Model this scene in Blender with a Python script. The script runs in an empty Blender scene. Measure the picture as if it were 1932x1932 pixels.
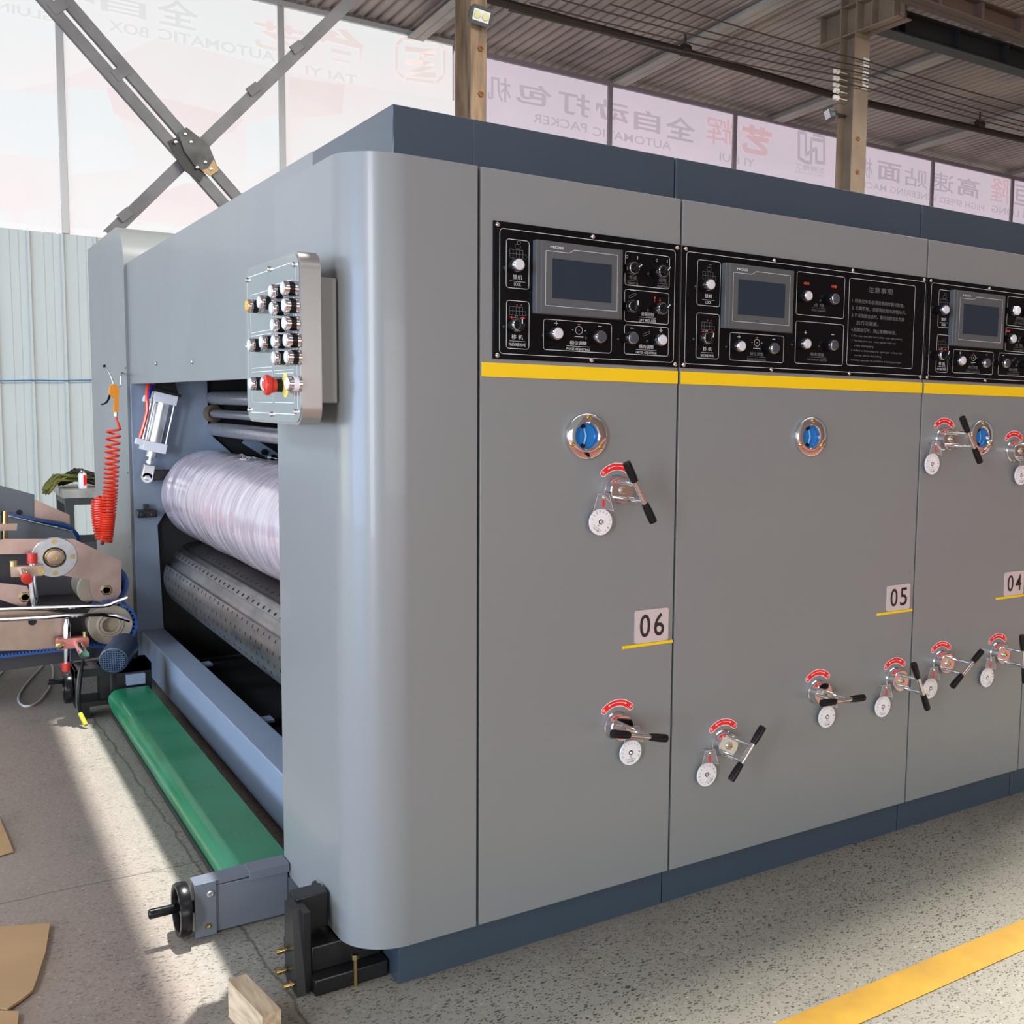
import bpy, bmesh, math, random
from mathutils import Vector, Matrix, noise as mnoise
random.seed(7)
SC = bpy.context.scene
COL = SC.collection
PI = math.pi

# ------------------------------------------------------------------ camera
CAM = Vector((-0.94216, -2.01356, 1.2))
YAW, PITCH, ROLL, FOC, U0, V0 = 0.6276, -0.0955, 0.0206, 2010.67, 1288.0, 966.0
def cam_axes():
    cy, sy = math.cos(YAW), math.sin(YAW)
    w = Vector((sy*math.cos(PITCH), cy*math.cos(PITCH), math.sin(PITCH)))
    r = Vector((cy, -sy, 0)); u = r.cross(w)
    c, s = math.cos(ROLL), math.sin(ROLL)
    return c*r+s*u, -s*r+c*u, w
R_, U_, W_ = cam_axes()
cd = bpy.data.cameras.new('camera'); cam = bpy.data.objects.new('camera', cd); COL.objects.link(cam)
cam.matrix_world = Matrix(((R_.x, U_.x, -W_.x, CAM.x), (R_.y, U_.y, -W_.y, CAM.y), (R_.z, U_.z, -W_.z, CAM.z), (0, 0, 0, 1)))
cd.sensor_width = 36.0; cd.lens = FOC/1932*36.0; cd.shift_x = (966-U0)/1932; cd.clip_end = 100; cd.clip_start = .02
SC.camera = cam

def px(u, v, ax, val):
    """world point seen at photo pixel (u, v) on the plane ax = val"""
    d = W_ + (u-U0)/FOC*R_ - (v-V0)/FOC*U_
    i = 'xyz'.index(ax)
    return CAM + d*((val-CAM[i])/d[i])

# ------------------------------------------------------------------ world, lights, exposure
SC.view_settings.view_transform = 'Standard'; SC.view_settings.look = 'None'
SC.view_settings.gamma = 1.0; SC.view_settings.use_curve_mapping = False
SC.view_settings.exposure = 0.0
world = bpy.data.worlds.new('daylight'); SC.world = world; world.use_nodes = True
bg = world.node_tree.nodes['Background']; bg.inputs[0].default_value = (1.0, .96, .93, 1); bg.inputs[1].default_value = .32

def area(name, loc, target, sx, sy, power, col):
    l = bpy.data.lights.new(name, 'AREA'); l.shape = 'RECTANGLE'; l.size = sx; l.size_y = sy
    l.energy = power; l.color = col
    o = bpy.data.objects.new(name, l); COL.objects.link(o); o.location = loc
    d = (Vector(target)-Vector(loc)).normalized()
    o.rotation_euler = d.to_track_quat('-Z', 'Y').to_euler()
    return o
sun = bpy.data.lights.new('sun', 'SUN'); sun.energy = 7.5; sun.angle = math.radians(.7); sun.color = (.97, 1, 1)
so = bpy.data.objects.new('sun', sun); COL.objects.link(so)
so.rotation_euler = Vector((-.157, -.24, -1)).to_track_quat('-Z', 'Y').to_euler()
area('hall_gate_daylight', (-8.0, -1.2, 1.25), (0, .3, 1.3), 4.2, 2.3, 360, (.50, .72, 1.14))
area('side_fill', (-8.0, 3.6, 1.25), (0, 2.2, 1.3), 4.2, 2.3, 165, (.95, 1.0, .92))  # greenish-white fill added for the rear column
area('high_left_fill', (-5.2, 1.2, 4.5), (-.2, 1.2, .5), 5.5, 1.1, 200, (.72, .87, 1.05))  # high fill light added to brighten the beam top and film
area('corner_gate_daylight', (-5.2, -3.9, 1.75), (-.2, 0, 1.2), 1.0, 3.2, 222, (.88, .95, 1.02))
area('aisle_fill', (-1.2, -11.0, 1.15), (.6, 0, 1.0), 8.5, 2.1, 300, (.97, 1.0, 1.0))  # added fill for the doors, kept low so the floor stays dark
area('roof_light_band', (4.6, .95, 4.85), (4.6, .95, 0), 8.0, .9, 1120, (1.0, .98, .90))
area('aisle_roof_light', (2.5, -4.2, 5.0), (2.2, -1.5, 0), 8.0, 1.2, 48, (1.0, .99, .98))

# ------------------------------------------------------------------ materials
def lin(c):
    c = c/255.0
    return c/12.92 if c <= .04045 else ((c+.055)/1.055)**2.4
def rgb(r, g, b): return (lin(r), lin(g), lin(b), 1)
MATS = {}
def mat(name, col, rough=.5, metal=0.0, spec=.5, noise=0.0, nscale=8.0, bump=0.0, bscale=60.0, coat=0.0, stretch=None, col2=None, emit=0.0, trans=0.0, rnoise=0.0):
    if name in MATS: return MATS[name]
    m = bpy.data.materials.new(name); m.use_nodes = True
    nt = m.node_tree; b = nt.nodes['Principled BSDF']
    b.inputs['Base Color'].default_value = col; b.inputs['Roughness'].default_value = rough
    b.inputs['Metallic'].default_value = metal; b.inputs['Specular IOR Level'].default_value = spec
    b.inputs['Coat Weight'].default_value = coat; b.inputs['Transmission Weight'].default_value = trans
    if emit:
        b.inputs['Emission Color'].default_value = col; b.inputs['Emission Strength'].default_value = emit
    if noise or bump or rnoise:
        tc = nt.nodes.new('ShaderNodeTexCoord'); mp = nt.nodes.new('ShaderNodeMapping')
        nt.links.new(tc.outputs['Object'], mp.inputs['Vector'])
        if stretch: mp.inputs['Scale'].default_value = stretch
        if noise or rnoise:
            n = nt.nodes.new('ShaderNodeTexNoise'); n.inputs['Scale'].default_value = nscale; n.inputs['Detail'].default_value = 5
            nt.links.new(mp.outputs[0], n.inputs['Vector'])
        if noise:
            mx = nt.nodes.new('ShaderNodeMix'); mx.data_type = 'RGBA'
            c2 = col2 or tuple(max(0, x*(1-noise)) for x in col[:3])+(1,)
            mx.inputs[6].default_value = col; mx.inputs[7].default_value = c2
            rp = nt.nodes.new('ShaderNodeMapRange'); rp.inputs[1].default_value = .38; rp.inputs[2].default_value = .66
            nt.links.new(n.outputs[0], rp.inputs[0]); nt.links.new(rp.outputs[0], mx.inputs[0])
            nt.links.new(mx.outputs[2], b.inputs['Base Color'])
            if emit: nt.links.new(mx.outputs[2], b.inputs['Emission Color'])
        if rnoise:
            r2 = nt.nodes.new('ShaderNodeMapRange'); r2.inputs[1].default_value = .3; r2.inputs[2].default_value = .7
            r2.inputs[3].default_value = max(0, rough-rnoise); r2.inputs[4].default_value = rough+rnoise
            nt.links.new(n.outputs[0], r2.inputs[0]); nt.links.new(r2.outputs[0], b.inputs['Roughness'])
        if bump:
            n2 = nt.nodes.new('ShaderNodeTexNoise'); n2.inputs['Scale'].default_value = bscale; n2.inputs['Detail'].default_value = 4
            nt.links.new(mp.outputs[0], n2.inputs['Vector'])
            bp = nt.nodes.new('ShaderNodeBump'); bp.inputs['Strength'].default_value = bump; bp.inputs['Distance'].default_value = .004
            nt.links.new(n2.outputs[0], bp.inputs['Height']); nt.links.new(bp.outputs[0], b.inputs['Normal'])
    MATS[name] = m
    return m
M_GRAY = mat('grey_paint', (.215, .222, .220, 1), .33, .0, .5, noise=.03, nscale=2.0, bump=.03, bscale=220, rnoise=.03, coat=.10)
M_SLATE = mat('slate_paint', (.043, .063, .087, 1), .26, 0, .65, noise=.06, nscale=4, bump=.03, bscale=200)
M_FRAME = mat('frame_paint', (.25, .31, .40, 1), .35, 0, .5, noise=.06, nscale=5)
M_DARK = mat('interior_shade_dark', (.012, .012, .013, 1), .7)  # near-black colour stands in for shade inside the press and in holes
M_SEAM = mat('seam_shadow_gap', (.01, .01, .01, 1), .8)
M_BLACK = mat('black_paint', (.012, .012, .013, 1), .35, 0, .5, noise=.3, nscale=20)
M_BLKPL = mat('black_plastic', (.007, .007, .008, 1), .26, 0, .3)
M_PANEL = mat('black_gloss_panel', (.004, .004, .005, 1), .07, 0, .22, bump=.012, bscale=30)
M_YEL = mat('yellow_paint', (.86, .56, .004, 1), .45, 0, .4)
M_CHROME = mat('chrome', (.78, .78, .80, 1), .07, 1)
M_STEEL = mat('steel', (.60, .60, .62, 1), .30, .85, noise=.15, nscale=30)
M_BRUSH = mat('brushed_steel', (.42, .44, .44, 1), .30, 1, noise=.12, nscale=6, stretch=(1, 8, 8))
M_ALU = mat('aluminium', (.72, .73, .75, 1), .32, 1)
M_WHITE = mat('white_plastic', (.78, .78, .80, 1), .35)
M_BTN = mat('white_button', (.60, .60, .63, 1), .35)
M_GBTN = mat('grey_button', (.055, .06, .08, 1), .3)
M_BRASS = mat('brass_zinc', (.62, .48, .22, 1), .25, 1)
M_RED = mat('red_plastic', (.62, .035, .02, 1), .3)
M_STICK = mat('red_sticker', (.83, .015, .012, 1), .35)
M_STICKW = mat('sticker_white', (.85, .83, .84, 1), .4)
M_INK = mat('white_ink', (.62, .63, .64, 1), .5)
M_INKD = mat('grey_ink', (.16, .165, .175, 1), .5)
M_INKR = mat('red_ink', (.65, .06, .02, 1), .5)
M_INKK = mat('black_ink', (.015, .012, .012, 1), .5)
M_BEZ = mat('screen_bezel', (.085, .09, .095, 1), .38)
M_LCD = mat('lcd_glass', (.020, .032, .048, 1), .08)
M_NUM = mat('number_plate_metal', (.62, .55, .55, 1), .35, .25)
M_DIAL = mat('dial_white', (.80, .77, .78, 1), .4)
M_BLUEGL = mat('blue_liquid', (.01, .16, .48, 1), .15)
M_GLASS = mat('clear_glass', (1, 1, 1, 1), .02, trans=1.0)
M_AMBER = mat('amber_plastic', (.75, .38, .05, 1), .3)
M_ORANGE = mat('orange_plastic', (.85, .28, .01, 1), .35)
M_HOSE = mat('red_hose', (.85, .045, .012, 1), .25, coat=.3)
M_BLUEHOSE = mat('blue_hose', (.01, .02, .30, 1), .3)
M_GREEN = mat('green_belt', (.005, .155, .060, 1), .28, 0, .35, noise=.7, nscale=4.0, col2=(.025, .20, .10, 1), rnoise=.08)
M_DIE = mat('die_steel', (.40, .41, .42, 1), .36, 1, noise=.35, nscale=7, rnoise=.1)
M_PINK = mat('steel_arm', (.56, .40, .355, 1), .36, 1, noise=.25, nscale=9)
M_COPPER = mat('warm_steel', (.56, .41, .33, 1), .38, 1, noise=.25, nscale=7)
M_CORAL = mat('coral_clamp', (.70, .24, .19, 1), .35, .6)
M_FEED = mat('feeder_grey', (.15, .17, .19, 1), .45, noise=.1)
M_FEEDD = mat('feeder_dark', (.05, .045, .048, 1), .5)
M_BELT = mat('blue_belt', (.015, .07, .25, 1), .5)
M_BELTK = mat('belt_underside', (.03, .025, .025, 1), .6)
M_ROLLER = mat('roller_beige', (.40, .33, .24, 1), .45)
M_WOOD = mat('timber', (.60, .46, .30, 1), .7, noise=.5, nscale=9, stretch=(10, 1.2, 10), col2=(.40, .28, .17, 1))
M_CARD = mat('cardboard', (.43, .26, .125, 1), .8, noise=.12, nscale=5)
M_CABLE = mat('white_cable', (.55, .50, .46, 1), .5)
M_OLIVE = mat('olive_cloth', (.16, .16, .03, 1), .8, noise=.4, nscale=20)
M_OLIVED = mat('dark_sticks', (.02, .02, .012, 1), .7)
M_TABLE = mat('worn_table_top', (.38, .37, .33, 1), .7, noise=.35, nscale=12)
M_TABLEL = mat('dark_table_frame', (.04, .045, .045, 1), .5)
M_WALL = mat('white_cladding', (.60, .645, .635, 1), .42)
M_COLM = mat('rusty_column_paint', (.27, .175, .10, 1), .75, noise=.55, nscale=5, col2=(.11, .072, .045, 1), stretch=(3, 3, .5), bump=.2, bscale=20)
M_COLM2 = mat('brown_column_paint', (.205, .150, .105, 1), .65, noise=.3, nscale=3, col2=(.14, .10, .07, 1))
M_RUST = mat('rust', (.19, .075, .015, 1), .8)
M_BRACE = mat('brace_paint', (.125, .118, .118, 1), .55, noise=.3, nscale=6)
M_GUSS = mat('gusset_paint', (.085, .08, .075, 1), .6, noise=.7, nscale=7, col2=(.025, .02, .016, 1))
M_PRIMER = mat('tan_primer', (.36, .235, .10, 1), .7)
M_ROOF = mat('roof_sheet', (.36, .295, .26, 1), .5, noise=.35, nscale=1.2, col2=(.21, .17, .155, 1))
M_RAFT = mat('rafter_paint', (.40, .36, .33, 1), .6, noise=.25, nscale=2)
M_PIPE = mat('pipe_paint', (.025, .016, .013, 1), .6)
M_GIRD = mat('girder_paint', (.018, .020, .022, 1), .55)
M_GIRDB = mat('girder_brown', (.085, .052, .04, 1), .6)
M_CERAM = mat('porcelain', (.70, .66, .60, 1), .2)
M_MULL = mat('galvanised_frame', (.50, .50, .50, 1), .45, .5)
M_MULLB = mat('grey_frame', (.24, .20, .22, 1), .5)
M_BLUECORD = mat('blue_cord', (.05, .22, .50, 1), .5)
M_MOTOR = mat('motor_paint', (.035, .06, .10, 1), .35)
M_LAMPY = mat('lamp_led', (.55, .52, .25, 1), .3, bump=.3, bscale=300)

def film_mat():
    m = bpy.data.materials.new('stretch_film'); m.use_nodes = True; nt = m.node_tree; b = nt.nodes['Principled BSDF']
    tc = nt.nodes.new('ShaderNodeTexCoord'); mp = nt.nodes.new('ShaderNodeMapping'); mp.inputs['Scale'].default_value = (1.6, 17, 1.6)
    mp.inputs['Rotation'].default_value = (0, 0, .10)
    nt.links.new(tc.outputs['Object'], mp.inputs[0])
    n = nt.nodes.new('ShaderNodeTexNoise'); n.inputs['Scale'].default_value = 2.2; n.inputs['Detail'].default_value = 6; n.inputs['Roughness'].default_value = .65
    nt.links.new(mp.outputs[0], n.inputs['Vector'])
    bp = nt.nodes.new('ShaderNodeBump'); bp.inputs['Strength'].default_value = .22; bp.inputs['Distance'].default_value = .010
    nt.links.new(n.outputs[0], bp.inputs['Height']); nt.links.new(bp.outputs[0], b.inputs['Normal'])
    rp = nt.nodes.new('ShaderNodeValToRGB'); rp.color_ramp.elements[0].position = .3; rp.color_ramp.elements[1].position = .65
    rp.color_ramp.elements[0].color = (.55, .42, .45, 1); rp.color_ramp.elements[1].color = (.78, .68, .74, 1)
    nt.links.new(n.outputs[0], rp.inputs[0]); nt.links.new(rp.outputs[0], b.inputs['Base Color'])
    b.inputs['Roughness'].default_value = .22; b.inputs['Coat Weight'].default_value = .8; b.inputs['Coat Roughness'].default_value = .10
    b.inputs['Metallic'].default_value = .12
    return m
M_FILM = film_mat()

def floor_mat():
    m = bpy.data.materials.new('concrete_floor'); m.use_nodes = True; nt = m.node_tree; N = nt.nodes; L = nt.links; b = N['Principled BSDF']
    gm_ = N.new('ShaderNodeNewGeometry'); P = gm_.outputs['Position']
    def noise(s, d=6, r=.6):
        n = N.new('ShaderNodeTexNoise'); n.inputs['Scale'].default_value = s; n.inputs['Detail'].default_value = d; n.inputs['Roughness'].default_value = r
        L.new(P, n.inputs['Vector']); return n
    def rng(o, a, c, x=0, y=1):
        r = N.new('ShaderNodeMapRange'); r.inputs[1].default_value = a; r.inputs[2].default_value = c; r.inputs[3].default_value = x; r.inputs[4].default_value = y
        L.new(o, r.inputs[0]); return r.outputs[0]
    def mix(f, c1, c2):
        x = N.new('ShaderNodeMix'); x.data_type = 'RGBA'
        if isinstance(f, float): x.inputs[0].default_value = f
        else: L.new(f, x.inputs[0])
        for i, c in ((6, c1), (7, c2)):
            if isinstance(c, tuple): x.inputs[i].default_value = c
            else: L.new(c, x.inputs[i])
        return x.outputs[2]
    def math_(op, a, c):
        x = N.new('ShaderNodeMath'); x.operation = op
        for i, q in ((0, a), (1, c)):
            if isinstance(q, (int, float)): x.inputs[i].default_value = q
            else: L.new(q, x.inputs[i])
        return x.outputs[0]
    sep = N.new('ShaderNodeSeparateXYZ'); L.new(P, sep.inputs[0])
    big = noise(1.3); mid = noise(7); fine = noise(90, 4)
    col = mix(rng(big.outputs[0], .35, .65), (.235, .213, .170, 1), (.285, .262, .212, 1))
    # brown dust lying on the walkway left of the press
    dust = math_('MULTIPLY', rng(math_('ADD', sep.outputs[0], math_('MULTIPLY', mid.outputs[0], .12)), -.36, -.52), rng(big.outputs[0], .2, .6, .55, 1))
    col = mix(dust, col, (.29, .218, .172, 1))
    col = mix(math_('MULTIPLY', rng(mid.outputs[0], .52, .75), .45), col, (.185, .155, .13, 1))
    col = mix(math_('MULTIPLY', rng(fine.outputs[0], .45, .7), .35), col, (.38, .34, .28, 1))
    # unseen red-brown zone added for hub reflections and bounce on the doors
    col = mix(rng(sep.outputs[1], -1.18, -1.2), col, (.30, .105, .075, 1))
    # dark aggregate chips
    dn = noise(60, 2)
    av = N.new('ShaderNodeMix'); av.data_type = 'VECTOR'; av.inputs[0].default_value = .016
    mpp = N.new('ShaderNodeMapping'); mpp.inputs['Rotation'].default_value = (0, 0, .5); mpp.inputs['Scale'].default_value = (1, 1.7, 1); L.new(P, mpp.inputs[0])
    L.new(mpp.outputs[0], av.inputs[4]); L.new(dn.outputs[1], av.inputs[5])
    for sc, th, k in ((125, .46, .95), (70, .14, .95)):
        v = N.new('ShaderNodeTexVoronoi'); v.inputs['Scale'].default_value = sc; L.new(av.outputs[1], v.inputs['Vector'])
        sepc = N.new('ShaderNodeSeparateColor'); L.new(v.outputs['Color'], sepc.inputs[0])
        chip = math_('MULTIPLY', rng(sepc.outputs[0], th, th-.02), rng(v.outputs['Distance'], .43, .33))
        chip = math_('MULTIPLY', chip, math_('MULTIPLY', rng(math_('ADD', sep.outputs[0], math_('MULTIPLY', mid.outputs[0], .25)), -.75, -.15, .25, 1), k))
        chip = math_('MULTIPLY', chip, rng(big.outputs[0], .3, .6, .35, 1))
        cc = mix(sepc.outputs[1], (.030, .024, .016, 1), (.07, .058, .04, 1))
        col = mix(chip, col, cc)
    v = N.new('ShaderNodeTexVoronoi'); v.inputs['Scale'].default_value = 70; L.new(av.outputs[1], v.inputs['Vector'])
    sepc = N.new('ShaderNodeSeparateColor'); L.new(v.outputs['Color'], sepc.inputs[0])
    lt = math_('MULTIPLY', rng(sepc.outputs[1], .10, .08), rng(v.outputs['Distance'], .3, .2))
    col = mix(math_('MULTIPLY', lt, .7), col, (.48, .44, .36, 1))
    # joints and cracks in the slab
    wob = math_('MULTIPLY', math_('SUBTRACT', mid.outputs[0], .5), .035)
    def line(axis, pos, w, slope=0.0):
        d = math_('SUBTRACT', sep.outputs[axis], pos)
        if slope: d = math_('SUBTRACT', d, math_('MULTIPLY', sep.outputs[1-axis], slope))
        d = math_('ABSOLUTE', math_('ADD', d, wob), 0)
        return rng(d, w, w*.35)
    col = mix(math_('MULTIPLY', line(0, -.36, .0045, -.026), .6), col, (.05, .042, .034, 1))
    col = mix(math_('MULTIPLY', math_('MULTIPLY', line(1, .885, .004, -.01), rng(sep.outputs[0], -.2, -.25)), .7), col, (.07, .055, .045, 1))
    L.new(col, b.inputs['Base Color'])
    b.inputs['Roughness'].default_value = .62
    bp = N.new('ShaderNodeBump'); bp.inputs['Strength'].default_value = .25; bp.inputs['Distance'].default_value = .004
    L.new(fine.outputs[0], bp.inputs['Height']); L.new(bp.outputs[0], b.inputs['Normal'])
    return m
M_FLOOR = floor_mat()

def glow(name, c1, c2, strength, scale=.8):
    """daylight coming through a printed translucent sheet"""
    m = bpy.data.materials.new(name); m.use_nodes = True; nt = m.node_tree; b = nt.nodes['Principled BSDF']
    tc = nt.nodes.new('ShaderNodeTexCoord'); n = nt.nodes.new('ShaderNodeTexNoise'); n.inputs['Scale'].default_value = scale; n.inputs['Detail'].default_value = 4
    nt.links.new(tc.outputs['Object'], n.inputs['Vector'])
    r = nt.nodes.new('ShaderNodeValToRGB'); r.color_ramp.elements[0].position = .4; r.color_ramp.elements[1].position = .6
    r.color_ramp.elements[0].color = c1; r.color_ramp.elements[1].color = c2
    nt.links.new(n.outputs[0], r.inputs[0]); nt.links.new(r.outputs[0], b.inputs['Emission Color'])
    b.inputs['Emission Strength'].default_value = strength
    b.inputs['Base Color'].default_value = (.25, .24, .24, 1); b.inputs['Roughness'].default_value = .5
    return m

# ------------------------------------------------------------------ mesh building
class MB:
    def __init__(s): s.v = []; s.f = []; s.m = []; s.fl = set()
    def add(s, vs, fs, mi=0):
        k = len(s.v); s.v += [Vector(p) for p in vs]
        for f in fs: s.f.append([i+k for i in f]); s.m.append(mi)
        return s
    def box(s, x0, y0, z0, x1, y1, z1, bev=0, mi=0, seg=2):
        return s.obox(Vector(((x0+x1)/2, (y0+y1)/2, (z0+z1)/2)), Vector((abs(x1-x0)/2, 0, 0)), Vector((0, abs(y1-y0)/2, 0)), Vector((0, 0, abs(z1-z0)/2)), bev, mi, seg)
    def obox(s, c, ax, ay, az, bev=0, mi=0, seg=2):
        c = Vector(c)
        vs = [c+i*ax+j*ay+k*az for i in (-1, 1) for j in (-1, 1) for k in (-1, 1)]
        fs = [(0, 1, 3, 2), (4, 6, 7, 5), (0, 4, 5, 1), (2, 3, 7, 6), (0, 2, 6, 4), (1, 5, 7, 3)]
        if not bev: return s.add(vs, fs, mi)
        bm = bmesh.new(); bv = [bm.verts.new(p) for p in vs]
        for f in fs: bm.faces.new([bv[i] for i in f])
        bmesh.ops.bevel(bm, geom=list(bm.edges), offset=bev, segments=seg, profile=.5, affect='EDGES')
        bm.verts.index_update()
        bm.normal_update(); k = len(s.f); axs = [q.normalized() for q in (ax, ay, az)]
        for i, f in enumerate(bm.faces):
            if any(abs(f.normal.dot(q)) > .9995 for q in axs): s.fl.add(k+i)
        s.add([v.co.copy() for v in bm.verts], [[v.index for v in f.verts] for f in bm.faces], mi); bm.free()
        return s
    def lathe(s, o, axis, prof, n=28, mi=0, a0=0, a1=2*PI):
        o = Vector(o); ax = Vector(axis).normalized()
        t = Vector((0, 0, 1)) if abs(ax.z) < .9 else Vector((1, 0, 0))
        e1 = ax.cross(t).normalized(); e2 = ax.cross(e1)
        full = abs(a1-a0-2*PI) < 1e-6; k = n if full else n+1
        vs = []
        for r, h in prof:
            for i in range(k):
                a = a0+(a1-a0)*i/n
                vs.append(o+ax*h+(e1*math.cos(a)+e2*math.sin(a))*max(r, 0))
        fs = []
        for j in range(len(prof)-1):
            for i in range(n):
                i2 = (i+1) % k
                fs.append((j*k+i, j*k+i2, (j+1)*k+i2, (j+1)*k+i))
        if full:
            if prof[0][0] > 1e-6: fs.append(tuple(range(k)))
            if prof[-1][0] > 1e-6: fs.append(tuple((len(prof)-1)*k+i for i in range(k)))
        return s.add(vs, fs, mi)
    def cyl(s, p0, p1, r, r1=None, n=20, mi=0):
        p0 = Vector(p0); p1 = Vector(p1); h = (p1-p0).length
        return s.lathe(p0, p1-p0, [(r, 0), (r if r1 is None else r1, h)], n, mi)
    def prism(s, poly, ext, mi=0):
        poly = [Vector(p) for p in poly]; e = Vector(ext); n = len(poly)
        fs = [tuple(range(n)), tuple(range(2*n-1, n-1, -1))]+[(i, (i+1) % n, n+(i+1) % n, n+i) for i in range(n)]
        return s.add(poly+[p+e for p in poly], fs, mi)
    def flat(s, poly, mi=0):
        return s.add(poly, [tuple(range(len(poly)))], mi)
    def tube(s, path, r, n=8, mi=0, closed=False):
        path = [Vector(p) for p in path]; m = len(path); vs = []; prev = None
        for i, p in enumerate(path):
            a = path[i-1] if i else p; c = path[i+1] if i < m-1 else p
            d = (c-a)
            d = d.normalized() if d.length > 1e-9 else Vector((0, 0, 1))
            if prev is None:
                t = Vector((0, 0, 1)) if abs(d.z) < .9 else Vector((1, 0, 0))
                e = d.cross(t).normalized()
            else:
                e = (prev-d*prev.dot(d))
                e = e.normalized() if e.length > 1e-6 else d.orthogonal().normalized()
            prev = e; g = d.cross(e)
            rr = r[i] if isinstance(r, (list, tuple)) else r
            vs += [p+(e*math.cos(2*PI*k/n)+g*math.sin(2*PI*k/n))*rr for k in range(n)]
        fs = [(i*n+k, i*n+(k+1) % n, (i+1)*n+(k+1) % n, (i+1)*n+k) for i in range(m-1) for k in range(n)]
        fs += [tuple(range(n)), tuple((m-1)*n+k for k in range(n))]
        return s.add(vs, fs, mi)
    def sphere(s, c, r, n=14, mi=0, sc=(1, 1, 1)):
        c = Vector(c)
        vs = []; fs = []; rows = n//2
        for j in range(rows+1):
            t = PI*j/rows
            for i in range(n):
                a = 2*PI*i/n
                vs.append(c+Vector((math.sin(t)*math.cos(a)*r*sc[0], math.sin(t)*math.sin(a)*r*sc[1], math.cos(t)*r*sc[2])))
        for j in range(rows):
            for i in range(n): fs.append((j*n+i, j*n+(i+1) % n, (j+1)*n+(i+1) % n, (j+1)*n+i))
        return s.add(vs, fs, mi)

WLOC = {}
def finish(o, parent, loc):
    COL.objects.link(o); o.location = loc; WLOC[o.name] = Vector(loc)
    if parent:
        o.parent = parent; o.matrix_parent_inverse = Matrix.Translation(-WLOC[parent.name])
    return o
def obj(name, mb, mats, parent=None, sharp=35, label=None, cat=None, group=None, kind=None):
    if not isinstance(mats, (list, tuple)): mats = [mats]
    lo = Vector([min(v[i] for v in mb.v) for i in range(3)]); hi = Vector([max(v[i] for v in mb.v) for i in range(3)])
    c = (lo+hi)/2
    if not parent: c.z = lo.z
    me = bpy.data.meshes.new(name)
    bm = bmesh.new(); bv = [bm.verts.new(v-c) for v in mb.v]
    for fi, (f, mi) in enumerate(zip(mb.f, mb.m)):
        try:
            q = []
            for i in f:
                if not q or bv[i] is not q[-1]: q.append(bv[i])
            fc = bm.faces.new(q); fc.material_index = mi; fc.smooth = fi not in mb.fl
        except ValueError: pass
    bmesh.ops.remove_doubles(bm, verts=bm.verts, dist=1e-6)
    bmesh.ops.recalc_face_normals(bm, faces=bm.faces)
    bm.to_mesh(me); bm.free()
    for m in mats: me.materials.append(m)
    sm = [p.use_smooth for p in me.polygons]
    me.set_sharp_from_angle(angle=math.radians(sharp))
    me.polygons.foreach_set('use_smooth', sm)
    o = bpy.data.objects.new(name, me)
    finish(o, parent, c)
    tag(o, label, cat, group, kind)
    return o
def tag(o, label=None, cat=None, group=None, kind=None):
    if label: o['label'] = label
    if cat: o['category'] = cat
    if group: o['group'] = group
    if kind: o['kind'] = kind
def thing(name, loc, label, cat, group=None, kind=None):
    o = bpy.data.objects.new(name, None); o.empty_display_size = .05
    finish(o, None, Vector(loc)); tag(o, label, cat, group, kind); return o

_tc = {}
def text_geo(s, bold=0.0):
    k = (s, bold)
    if k not in _tc:
        cu = bpy.data.curves.new('t', 'FONT'); cu.body = s; cu.resolution_u = 3; cu.offset = bold
        ob = bpy.data.objects.new('t', cu); COL.objects.link(ob)
        dg = bpy.context.evaluated_depsgraph_get()
        me = bpy.data.meshes.new_from_object(ob.evaluated_get(dg))
        vs = [v.co.copy() for v in me.vertices]; fs = [list(p.vertices) for p in me.polygons]
        bpy.data.objects.remove(ob); bpy.data.curves.remove(cu); bpy.data.meshes.remove(me)
        _tc[k] = (vs, fs)
    return _tc[k]
def text(mb, s, c, w, h, R=(1, 0, 0), U=(0, 0, 1), mi=0, bold=0.0, mirror=False, rot=0.0):
    """lettering fitted to a w x h box centred on c"""
    vs, fs = text_geo(s, bold)
    if not vs: return
    x0 = min(v.x for v in vs); x1 = max(v.x for v in vs); y0 = min(v.y for v in vs); y1 = max(v.y for v in vs)
    sx = w/max(x1-x0, 1e-6); sy = h/max(y1-y0, 1e-6)
    if w is None: sx = sy
    R = Vector(R); U = Vector(U); c = Vector(c)
    if rot:
        R, U = R*math.cos(rot)+U*math.sin(rot), -R*math.sin(rot)+U*math.cos(rot)
    k = -1 if mirror else 1
    mb.add([c+R*k*((v.x-(x0+x1)/2)*sx)+U*((v.y-(y0+y1)/2)*sy) for v in vs], fs, mi)
def rrect(x0, z0, x1, z1, r, n=5):
    p = []
    for cx, cz, a in ((x1-r, z1-r, 0), (x0+r, z1-r, PI/2), (x0+r, z0+r, PI), (x1-r, z0+r, 1.5*PI)):
        for i in range(n+1):
            t = a+PI/2*i/n; p.append((cx+r*math.cos(t), cz+r*math.sin(t)))
    return p
def outline(mb, pts, w, f, mi=0, closed=True):
    """thin printed line along 2-D pts; f maps (a, b) to 3-D"""
    n = len(pts)
    for i in range(n if closed else n-1):
        a = Vector(pts[i]); b = Vector(pts[(i+1) % n]); d = b-a
        if d.length < 1e-7: continue
        d.normalize(); q = Vector((-d.y, d.x))*w/2; e = d*w*.3
        mb.flat([f(*(a-e+q)), f(*(a-e-q)), f(*(b+e-q)), f(*(b+e+q))], mi)

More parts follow.
